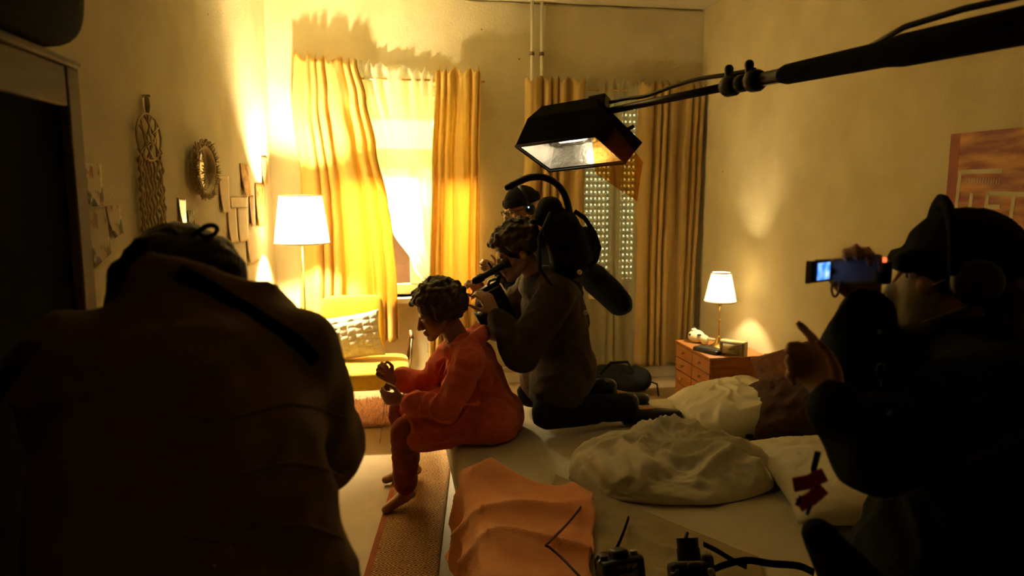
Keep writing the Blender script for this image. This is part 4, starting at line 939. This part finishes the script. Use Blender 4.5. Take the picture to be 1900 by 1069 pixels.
build(MB().cap(bulb_p - al*.05, .010, bulb_p + al*.05, .010), 'tube_lamp', mat('lit_tube', (1, .9, .75), .5, emit=(1, .85, .6), estr=1.2), lh)
l_ = bpy.data.lights.new('tube_light', 'POINT'); l_.energy = .45; l_.color = (1, .84, .52); l_.shadow_soft_size = .03; lo_ = bpy.data.objects.new('tube_light', l_); col.objects.link(lo_); lo_.parent = lh; lo_.location = mo*.08
# amber gel clipped to the right of the light head
M_GEL = bpy.data.materials.new('amber_gel'); M_GEL.use_nodes = True; nt = M_GEL.node_tree; nt.nodes.clear()
o_ = nt.nodes.new('ShaderNodeOutputMaterial'); t1 = nt.nodes.new('ShaderNodeBsdfTransparent'); t1.inputs[0].default_value = (.99, .74, .36, 1); g1 = nt.nodes.new('ShaderNodeBsdfDiffuse'); g1.inputs[0].default_value = (.75, .28, .05, 1)
nz_ = nt.nodes.new('ShaderNodeTexNoise'); nz_.inputs['Scale'].default_value = 6; mr = nt.nodes.new('ShaderNodeMapRange'); mr.inputs[3].default_value = .08; mr.inputs[4].default_value = .42
mx_ = nt.nodes.new('ShaderNodeMixShader'); nt.links.new(nz_.outputs[0], mr.inputs[0]); nt.links.new(mr.outputs[0], mx_.inputs[0]); nt.links.new(t1.outputs[0], mx_.inputs[1]); nt.links.new(g1.outputs[0], mx_.inputs[2]); nt.links.new(mx_.outputs[0], o_.inputs[0])
gc = [aD(1098, 238, 2.47), aD(1140, 236, 2.45), aD(1194, 300, 2.43), aD(1183, 374, 2.43), aD(1104, 322, 2.46)]
def gel(u, v):
    l = gc[0].lerp(gc[4], v); r = (gc[1].lerp(gc[2], v/.5) if v < .5 else gc[2].lerp(gc[3], (v-.5)/.5)); return l.lerp(r, u) + fwh*.012*math.sin(u*5+v*4)
gl_ = tag(build(MB().grid(gel, 20, 20), 'gel_sheet', M_GEL, thick=.0008), 'translucent amber gel sheet hanging from the boom light', 'gel')

# ------------------------------------------------------------ camcorder in the raised hand
cc = aD(1583, 503, 1.34); fc = (-RT*.95+FW*.28).normalized(); MCc = Matrix((fc, V((0, 0, 1)).cross(fc).normalized(), V((0, 0, 1)))).transposed()   # columns: lens axis, left, up
vc = empty('camcorder', cc-V((0, 0, .03)), 'small silver camcorder with glowing flip-out screen in a raised hand', 'camcorder')
def cv(mb, off, size): return mb.box(cc + MCc @ V(off), size, MCc)
bd_ = build(cv(MB(), (0, 0, 0), (.085, .036, .048)), 'camcorder_body', M_SILVER, vc, bevel=.008)
build(MB().tube([cc+MCc @ V((.04, -.002, .004)), cc+MCc @ V((.066, -.002, .004)), cc+MCc @ V((.066, -.002, .004)), cc+MCc @ V((.060, -.002, .004))], [.019, .018, .014, .012], 18), 'lens', M_BLACK, vc, autos=30)
build(cv(MB(), (-.052, 0, -.002), (.022, .034, .042)), 'battery', M_BLACK, vc, bevel=.004)
build(cv(MB(), (-.046, .010, .021), (.012, .012, .008)), 'record_light', mat('red_led', (.8, .1, .05), .4, emit=(1, .12, .03), estr=2), bd_)
# screen swung out: its face turned back towards the holder and the camera
sc_ = aD(1522, 503, 1.315); sn = (-FW*.80 + RT*.60).normalized(); sn.z = 0; sn.normalize(); su = V((0, 0, 1)); sx_ = su.cross(sn).normalized(); MS = Matrix((sx_, sn, su)).transposed()
scr = build(MB().box(sc_, (.064, .008, .040), MS), 'screen_housing', M_BLACK, vc, bevel=.003)
build(MB().box(sc_ - sn*.003 + sx_*(-.0345), (.006, .010, .042), MS), 'screen_rim', mat('pale_plastic', (.45, .38, .2), .4), scr, bevel=.002)
ms = bpy.data.materials.new('blue_screen'); ms.use_nodes = True; nt = ms.node_tree; bs = nt.nodes['Principled BSDF']; bs.inputs['Base Color'].default_value = (.01, .01, .02, 1)
tc = nt.nodes.new('ShaderNodeTexCoord'); nz_ = nt.nodes.new('ShaderNodeTexNoise'); nz_.inputs['Scale'].default_value = 38; nz_.inputs['Detail'].default_value = 1; rp_ = nt.nodes.new('ShaderNodeValToRGB')
for p_, c_ in ((.0, (.005, .05, .40, 1)), (.48, (.03, .22, .85, 1)), (.62, (.25, .5, 1, 1)), (.70, (.8, .85, .9, 1))):
    e = rp_.color_ramp.elements.new(p_) if p_ > 0 else rp_.color_ramp.elements[0]; e.position = p_; e.color = c_
nt.links.new(tc.outputs['Object'], nz_.inputs[0]); nt.links.new(nz_.outputs[0], rp_.inputs[0]); nt.links.new(rp_.outputs[0], bs.inputs['Emission Color']); bs.inputs['Emission Strength'].default_value = 1.2
build(MB().box(sc_ + sn*.0042 + sx_*.004, (.041, .0012, .031), MS), 'screen', ms, scr, smooth=False)
build(MB().tube([cc+MCc @ V((.035, .02, 0)), sc_ - sx_*(-.032)], .005, 8), 'screen_hinge', M_BLACK, vc)
lp = [aD(x, y, 1.33) for x, y in ((1545, 520), (1543, 538), (1547, 550), (1554, 546), (1558, 528), (1560, 520))]
build(MB().tube(curve(lp), .0022, 6), 'wrist_loop', mat('copper_cord', (.45, .2, .08), .5), vc)

# ------------------------------------------------------------ cameras, straps and cable left on the bed
def still_camera(px, py, z, ang, tilt, label, k=1.0):
    c = aZ(px, py, z); Mr = rz(R(ang)) @ Matrix.Rotation(R(tilt), 3, 'X'); r_ = empty('still_camera', c-V((0, 0, .03)), label, 'camera', 'cameras left on the bed')
    bx_ = lambda off, size: MB().box(c + Mr @ V(off), tuple(s*k for s in size), Mr)
    bd_ = build(bx_((0, 0, 0), (.135, .06, .075)), 'camera_body', M_BLACK, r_, bevel=.012)
    build(bx_((.0, .005, .045*k), (.05, .05, .03)), 'prism_hump', M_BLACK, r_, bevel=.010)
    build(MB().tube([c+Mr @ V((0, .03, -.003)), c+Mr @ V((0, .06*k+.01, -.003)), c+Mr @ V((0, .06*k+.01, -.003)), c+Mr @ V((0, .10*k, -.003))], [.036*k, .036*k, .033*k, .034*k], 20), 'lens', M_BLACK, r_, autos=35)
    build(bx_((.055*k, .012, .0), (.028, .075, .072)), 'grip', M_BLACK, r_, bevel=.012)
    for o in (-.05, .048): build(MB().lathe([(.011, 0), (.011, .010), (.009, .012), (.001, .012)], c+Mr @ V((o*k, 0, .037*k)), 14, M=Mr), 'dial', M_STEEL if o > 0 else M_BLACK, bd_)
    build(bx_((0, -.031*k, -.002), (.075, .003, .05)), 'rear_screen', mat('screen_gloss', (.01, .01, .012), .1, spec=.8), bd_)
    build(MB().tube([c+Mr @ V((-.062*k, 0, .02)), c+Mr @ V((-.070*k, .0, .03)), c+Mr @ V((-.062*k, 0, .04))], .003, 6), 'strap_lug', M_STEEL, bd_)
    return r_
still_camera(1152, 1058, .46, 12, -14, 'glossy black camera lying on the tan blanket by the leak tinted throw')
still_camera(1282, 1062, .47, -6, 62, 'black camera standing on the tan blanket with its strap trailing right', .92)
def strap(name, pts, r, label, z=.432, flat=.35, cat='strap'):
    P_ = curve([aZ(x, y, z + dz) for x, y, dz in pts]); return tag(build(MB().tube(P_, r, 8, flat=flat), name, M_MATTE), label, cat)
strap('camera_strap', [(1166, 962, .0), (1158, 985, .008), (1150, 1005, .006), (1138, 1030, .012)], .010, 'short black strap lying beside the glossy camera')
strap('camera_strap', [(1306, 1010, .01), (1330, 1022, .012), (1360, 1040, .006), (1385, 1052, .004)], .009, 'black strap end running from the standing camera')
strap('camera_strap', [(1300, 1069, .004), (1340, 1050, .012), (1385, 1040, .02), (1430, 1046, .008), (1480, 1050, .004), (1510, 1062, .003)], .012, 'long black strap curving across the sheet to the right')
o = build(MB().cap(aZ(1275, 990, .455), .006, aZ(1268, 1012, .43), .006), 'lens_cap_pen', M_BLACK); tag(o, 'short dark stick beside the standing camera', 'pen')
cb = [aZ(x, y, z+.03) for x, y, z in ((1088, 925, .43), (1075, 945, .44), (1050, 975, .445), (1022, 1003, .46), (1013, 1012, .465), (1020, 1016, .46), (1042, 1035, .445), (1066, 1060, .44), (1090, 1085, .43))]
tag(build(MB().tube(curve(cb), .004, 8), 'thin_cable', mat('dark_red_cable', (.08, .02, .015), .5)), 'thin dark cable curving over the leak tinted throw', 'cable')

# ------------------------------------------------------------ black bags on the floor below the shuttered window
bgc = V((1.66, 5.18, 0)); dr = empty('duffel_bag', bgc, 'black duffel bag on the floor under the shuttered window', 'bag')
dm = MB(); dm.cap(bgc+V((-.20, 0, .11)), (.14, .10), bgc+V((.22, .02, .10)), (.14, .09), side=(0, 1, 0), n=18); dm.ell(bgc+V((0, 0, .15)), (.2, .12, .07)); db = link('bag_body', fuse(dm, .012, 4, .012, 8), M_MATTE, dr)
build(MB().tube([bgc+V((-.12, -.10, .18)), bgc+V((-.05, -.13, .27)), bgc+V((.08, -.13, .27)), bgc+V((.14, -.10, .18))], .011, 8, flat=.5), 'handle', M_MATTE, dr)
build(MB().tube([bgc+V((.24, -.12, .12)), bgc+V((.30, -.17, .10)), bgc+V((.31, -.18, .01))], .007, 8), 'strap', M_MATTE, dr)
# ------------------------------------------------------------ dark framed cupboard and black case at the left edge
wf = -.575; y0_, y1_ = 1.05, 1.54; zt_ = 1.775
wr_ = empty('wardrobe', (-.70, 1.3, 0), 'tall dark cupboard with a brown frame at the left edge', 'cupboard')
M_FRAME = mat('grey_brown_frame', (.24, .165, .095), .6, (.19, .13, .07), 6, stretch=(1, 1, 6))
build(MB().bb((XL+.018, y0_, .02), (wf-.02, y1_, zt_-.03)), 'carcass', mat('black_lacquer', (.010, .009, .009), .9, spec=.05), wr_, bevel=.004)
fm = MB()
build(MB().bb((wf-.02, y1_-.055, .0), (wf, y1_, zt_)), 'stile', M_FRAME, wr_, bevel=.004); build(MB().bb((wf-.02, y0_, .0), (wf, y0_+.055, zt_)), 'stile', M_FRAME, wr_, bevel=.004)
build(MB().bb((wf-.02, y0_+.055, zt_-.075), (wf-.002, y1_-.055, zt_)), 'top_rail', M_FRAME, wr_, bevel=.004); build(MB().bb((XL+.018, y0_, zt_), (wf+.004, y1_+.004, zt_+.016)), 'top_board', M_FRAME, wr_, bevel=.004)
kc = V((-.64, 1.28, zt_+.016)); kr = empty('equipment_case', kc, 'soft black equipment case lying on top of the dark cupboard', 'case')
build(rbox(MB(), (-.80, 1.06, zt_+.02), (-.525, 1.52, zt_+.50)), 'case_body', M_MATTE, kr); build(MB().tube([(-.535, 1.18, zt_+.3), (-.505, 1.22, zt_+.33), (-.505, 1.34, zt_+.33), (-.535, 1.38, zt_+.3)], .012, 8), 'handle', M_MATTE, kr)

# ------------------------------------------------------------ left wall: prints, wall hanging, mirror
def wl(x, y, off=.004): return aX(x, y, XL+off)
def botanic(name, paper, ink, leaf, sc):
    m = mat(name, paper, .85, tuple(q*.9 for q in paper), 6); nt = m.node_tree; b = nt.nodes['Principled BSDF']; src = b.inputs['Base Color'].links[0].from_socket
    tc = nt.nodes.new('ShaderNodeTexCoord'); nz = nt.nodes.new('ShaderNodeTexNoise'); nz.inputs['Scale'].default_value = sc; nz.inputs['Detail'].default_value = 3; nt.links.new(tc.outputs['Object'], nz.inputs[0])
    n2 = nt.nodes.new('ShaderNodeTexNoise'); n2.inputs['Scale'].default_value = sc*.6; nt.links.new(tc.outputs['Object'], n2.inputs[0])
    r1 = nt.nodes.new('ShaderNodeValToRGB'); r1.color_ramp.elements[0].position = .48; r1.color_ramp.elements[1].position = .54; nt.links.new(nz.outputs[0], r1.inputs[0])
    mc = nt.nodes.new('ShaderNodeMix'); mc.data_type = 'RGBA'; mc.inputs[6].default_value = (*ink, 1); mc.inputs[7].default_value = (*leaf, 1); r2 = nt.nodes.new('ShaderNodeValToRGB'); r2.color_ramp.elements[0].position = .47; r2.color_ramp.elements[1].position = .53; nt.links.new(n2.outputs[0], r2.inputs[0]); nt.links.new(r2.outputs[0], mc.inputs[0])
    mx = nt.nodes.new('ShaderNodeMix'); mx.data_type = 'RGBA'; nt.links.new(r1.outputs[0], mx.inputs[0]); nt.links.new(src, mx.inputs[6]); nt.links.new(mc.outputs[2], mx.inputs[7]); nt.links.new(mx.outputs[2], b.inputs['Base Color']); return m
P1 = botanic('flower_print', (.62, .52, .34), (.42, .16, .09), (.10, .10, .05), 22); P2 = botanic('leaf_print', (.50, .42, .27), (.28, .14, .07), (.12, .10, .05), 16)
P3 = botanic('amber_photo', (.70, .42, .14), (.30, .13, .03), (.55, .28, .08), 20); P4 = mat('plain_card', (.74, .58, .34), .85, (.66, .5, .28), 9); P5 = botanic('green_print', (.6, .56, .36), (.10, .14, .05), (.06, .09, .03), 30)
P6 = mat('brown_card', (.42, .22, .08), .8, (.34, .17, .06), 12)
def card(pts, m, label, name='wall_print', curl=.012, cat='print'):
    q = [wl(*p) for p in pts]        # tl, tr, br, bl
    def fn(u, v):
        p = q[0].lerp(q[1], u).lerp(q[3].lerp(q[2], u), v); p.x += curl*(v*v)*(1-.5*u) + .0008; return p
    return tag(build(MB().grid(fn, 8, 10), name, m, thick=.0012), label, cat, 'papers pinned to the left wall')
card([(153, 302), (187, 305), (189, 382), (158, 384)], P1, 'tall print of red flowers at the far left of the wall')
card([(156, 386), (198, 384), (202, 470), (165, 500)], P2, 'faded leaf print hanging below the red flower print')
card([(193, 383), (222, 381), (225, 432), (205, 442)], P1, 'small flower print right of the faded leaf print')
card([(330, 367), (344, 369), (344, 417), (333, 416)], mat('foil_card', (.6, .55, .42), .25, metal=.7), 'narrow shiny strip on the wall below the oval mirror')
card([(346, 391), (359, 391), (360, 424), (348, 422)], P5, 'tiny green plant print below the oval mirror')
card([(405, 327), (424, 327), (425, 393), (410, 396)], P4, 'plain card hanging right of the oval mirror')
card([(445, 303), (460, 306), (464, 362), (450, 366)], P3, 'upper amber flower picture among the cards by the lamp', curl=.02)
card([(485, 290), (495, 290), (496, 342), (487, 344)], P6, 'small brown card, topmost on the left wall')
card([(473, 340), (491, 341), (492, 418), (476, 420)], P3, 'tall amber picture nearest to the lamp, below the brown card')
card([(462, 362), (470, 363), (471, 420), (464, 421)], P6, 'narrow brown card between two amber pictures')
card([(421, 387), (438, 386), (440, 449), (424, 450)], P4, 'left one of two plain cards hanging side by side above the parka')
card([(440, 386), (459, 385), (460, 447), (441, 449)], P4, 'right one of two plain cards hanging side by side above the parka')
card([(424, 366), (459, 366), (459, 384), (425, 385)], P4, 'wide plain card above the two cards side by side', curl=.004)
card([(456, 433), (478, 434), (479, 484), (460, 488)], P4, 'lowest plain card near the lamp')
# macrame wall hanging: hoop, net, cords
mh = empty('macrame_hanging', wl(278, 410), 'macrame wall hanging with a net hoop and long knotted cords', 'wall hanging')
hc_ = wl(277, 255, .014); ry = (wl(299, 255, .014)-wl(255, 255, .014)).length/2; rzz = (wl(277, 213, .014)-wl(277, 297, .014)).length/2
HP = lambda a, k=1: hc_ + V((0, ry*k*math.cos(a), rzz*k*math.sin(a)))
hp_ = build(MB().tube([HP(a*math.pi/20) for a in range(40)], .0045, 8, closed=True), 'hoop', M_ROPE, mh)
t_ = wl(272, 178, .014); build(MB().tube([HP(math.pi/2), t_.lerp(HP(math.pi/2), .6)+V((0, .004, 0)), t_], [.006, .010, .008], 8), 'hanging_loop', M_ROPE, mh)
build(MB().cap(t_+V((-.012, 0, 0)), .006, t_+V((.008, 0, 0)), .006), 'nail', M_STEEL, mh)
for i in range(7):
    a0 = math.pi/2+ (i-3)*.34; a1 = -math.pi/2 - (i-3)*.30; mdl = hc_ + V((.004, ry*.5*math.sin(i*2.1), rzz*.2*math.cos(i*1.7)-.01)); build(MB().tube([HP(a0), mdl, HP(a1)], .0038, 6), 'net_cord', M_ROPE, hp_)
for i, (dy, dz) in enumerate(((0, .0), (.25, -.12), (-.25, -.10), (.05, -.28), (-.1, .2))): build(MB().ell(hc_ + V((.005, ry*dy, rzz*dz)), (.006, .012, .014)), 'knot', M_ROPE, hp_)
bot = wl(280, 440, .014).z
for i in range(9):
    a = -math.pi/2 + (i-4)*.27; p = HP(a); yy = p.y; knot = i in (0, 2, 6, 8); pts = []; rd = []
    n = 34
    for j in range(n+1):
        z = p.z + (bot-p.z)*j/n; pts.append(V((p.x+.003*math.sin(j*.8+i), yy+.004*math.sin(j*.55+i*2)+(i-4)*.003*j/n, z))); rd.append(.0052+(.0035*math.sin(j*1.7) if knot else .0008*math.sin(j*2.2)))
    build(MB().tube(pts, rd, 6), 'cord', M_ROPE, mh)
# oval mirror with a raffia fringe frame
mr_ = empty('oval_mirror', wl(376, 372), 'oval mirror in a ragged raffia frame on the left wall', 'mirror')
mc_ = wl(376, 315, .02); my = (wl(390, 315)-wl(362, 315)).length/2; mz = (wl(376, 279)-wl(376, 351)).length/2
build(MB().add([mc_ + V((.010-.09*my*math.cos(a*math.pi/24), my*math.cos(a*math.pi/24), mz*math.sin(a*math.pi/24))) for a in range(48)] + [mc_ + V((-.01, my*math.cos(a*math.pi/24), mz*math.sin(a*math.pi/24))) for a in range(48)], [tuple(range(48)), tuple(range(95, 47, -1))] + [(i, (i+1) % 48, 48+(i+1) % 48, 48+i) for i in range(48)]), 'mirror_glass', mat('mirror_silver', (.9, .88, .82), .03, metal=1), mr_, smooth=False)
build(MB().tube([mc_ + V((.004, my*1.26*math.cos(a*math.pi/24), mz*1.15*math.sin(a*math.pi/24))) for a in range(48)], .016, 10, closed=True), 'mirror_frame', M_ROPE, mr_)
rf = MB(); rr = random.Random(12)
for i in range(800):
    a = rr.uniform(0, 6.283); p = mc_ + V((rr.uniform(0, .02), my*1.28*math.cos(a), mz*1.16*math.sin(a))); o_ = V((rr.uniform(-.1, .8), math.cos(a)+rr.uniform(-.5, .5), math.sin(a)+rr.uniform(-.5, .5))).normalized()
    rf.tube([p, p+o_*rr.uniform(.014, .034)], [.0040, .0022], 4)
tag(build(rf, 'raffia_fringe', M_ROPE, mr_), kind='stuff')

# ------------------------------------------------------------ poster on the right wall
def wrp(x, y, off=.003): return aX(x, y, XR-off)
tl, bl_ = wrp(1765, 249), wrp(1725, 600); ptop, pbot = tl.z, .98; py1, py0 = tl.y, tl.y-.74     # left edge is the farther one
pm = mat('sunset_print', (.66, .33, .13), .6, (.26, .07, .05), 2.2, stretch=(1, 1.6, 9), detail=5, lo=.4, hi=.62)
po_ = empty('poster', (XR-.002, (py0+py1)/2, pbot), 'red and orange cloudy poster with large pale letters on the right wall', 'poster')
build(MB().bb((XR-.003, py0, pbot), (XR-.001, py1, ptop)), 'sheet', pm, po_, smooth=False)
build(MB().bb((XR-.0036, py1-.055, pbot), (XR-.003, py1, ptop)), 'side_band', mat('red_band', (.36, .10, .06), .6, (.28, .07, .045), 6), po_, smooth=False)
M_LET = mat('pale_letter', (.66, .58, .38), .7)
def stroke(x0, y0, x1, y1, w=.019):
    a, b = wrp(x0, y0, .0042), wrp(x1, y1, .0042)
    a.x = b.x = XR-.0042; d = (b-a).normalized(); n = d.cross(V((1, 0, 0)))*w/2
    build(MB().poly([a-n, a+n, b+n, b-n], (.0008, 0, 0)), 'letter_stroke', M_LET, po_, smooth=False)
for s in ((1783, 319, 1860, 317), (1782, 318, 1768, 430), (1803, 358, 1794, 430), (1833, 359, 1822, 430), (1833, 359, 1905, 361), (1831, 384, 1855, 384), (1881, 364, 1872, 430)): stroke(*s)
for i in range(13):
    x = 1795+i*5; stroke(x, 330, x-2, 342, .004)
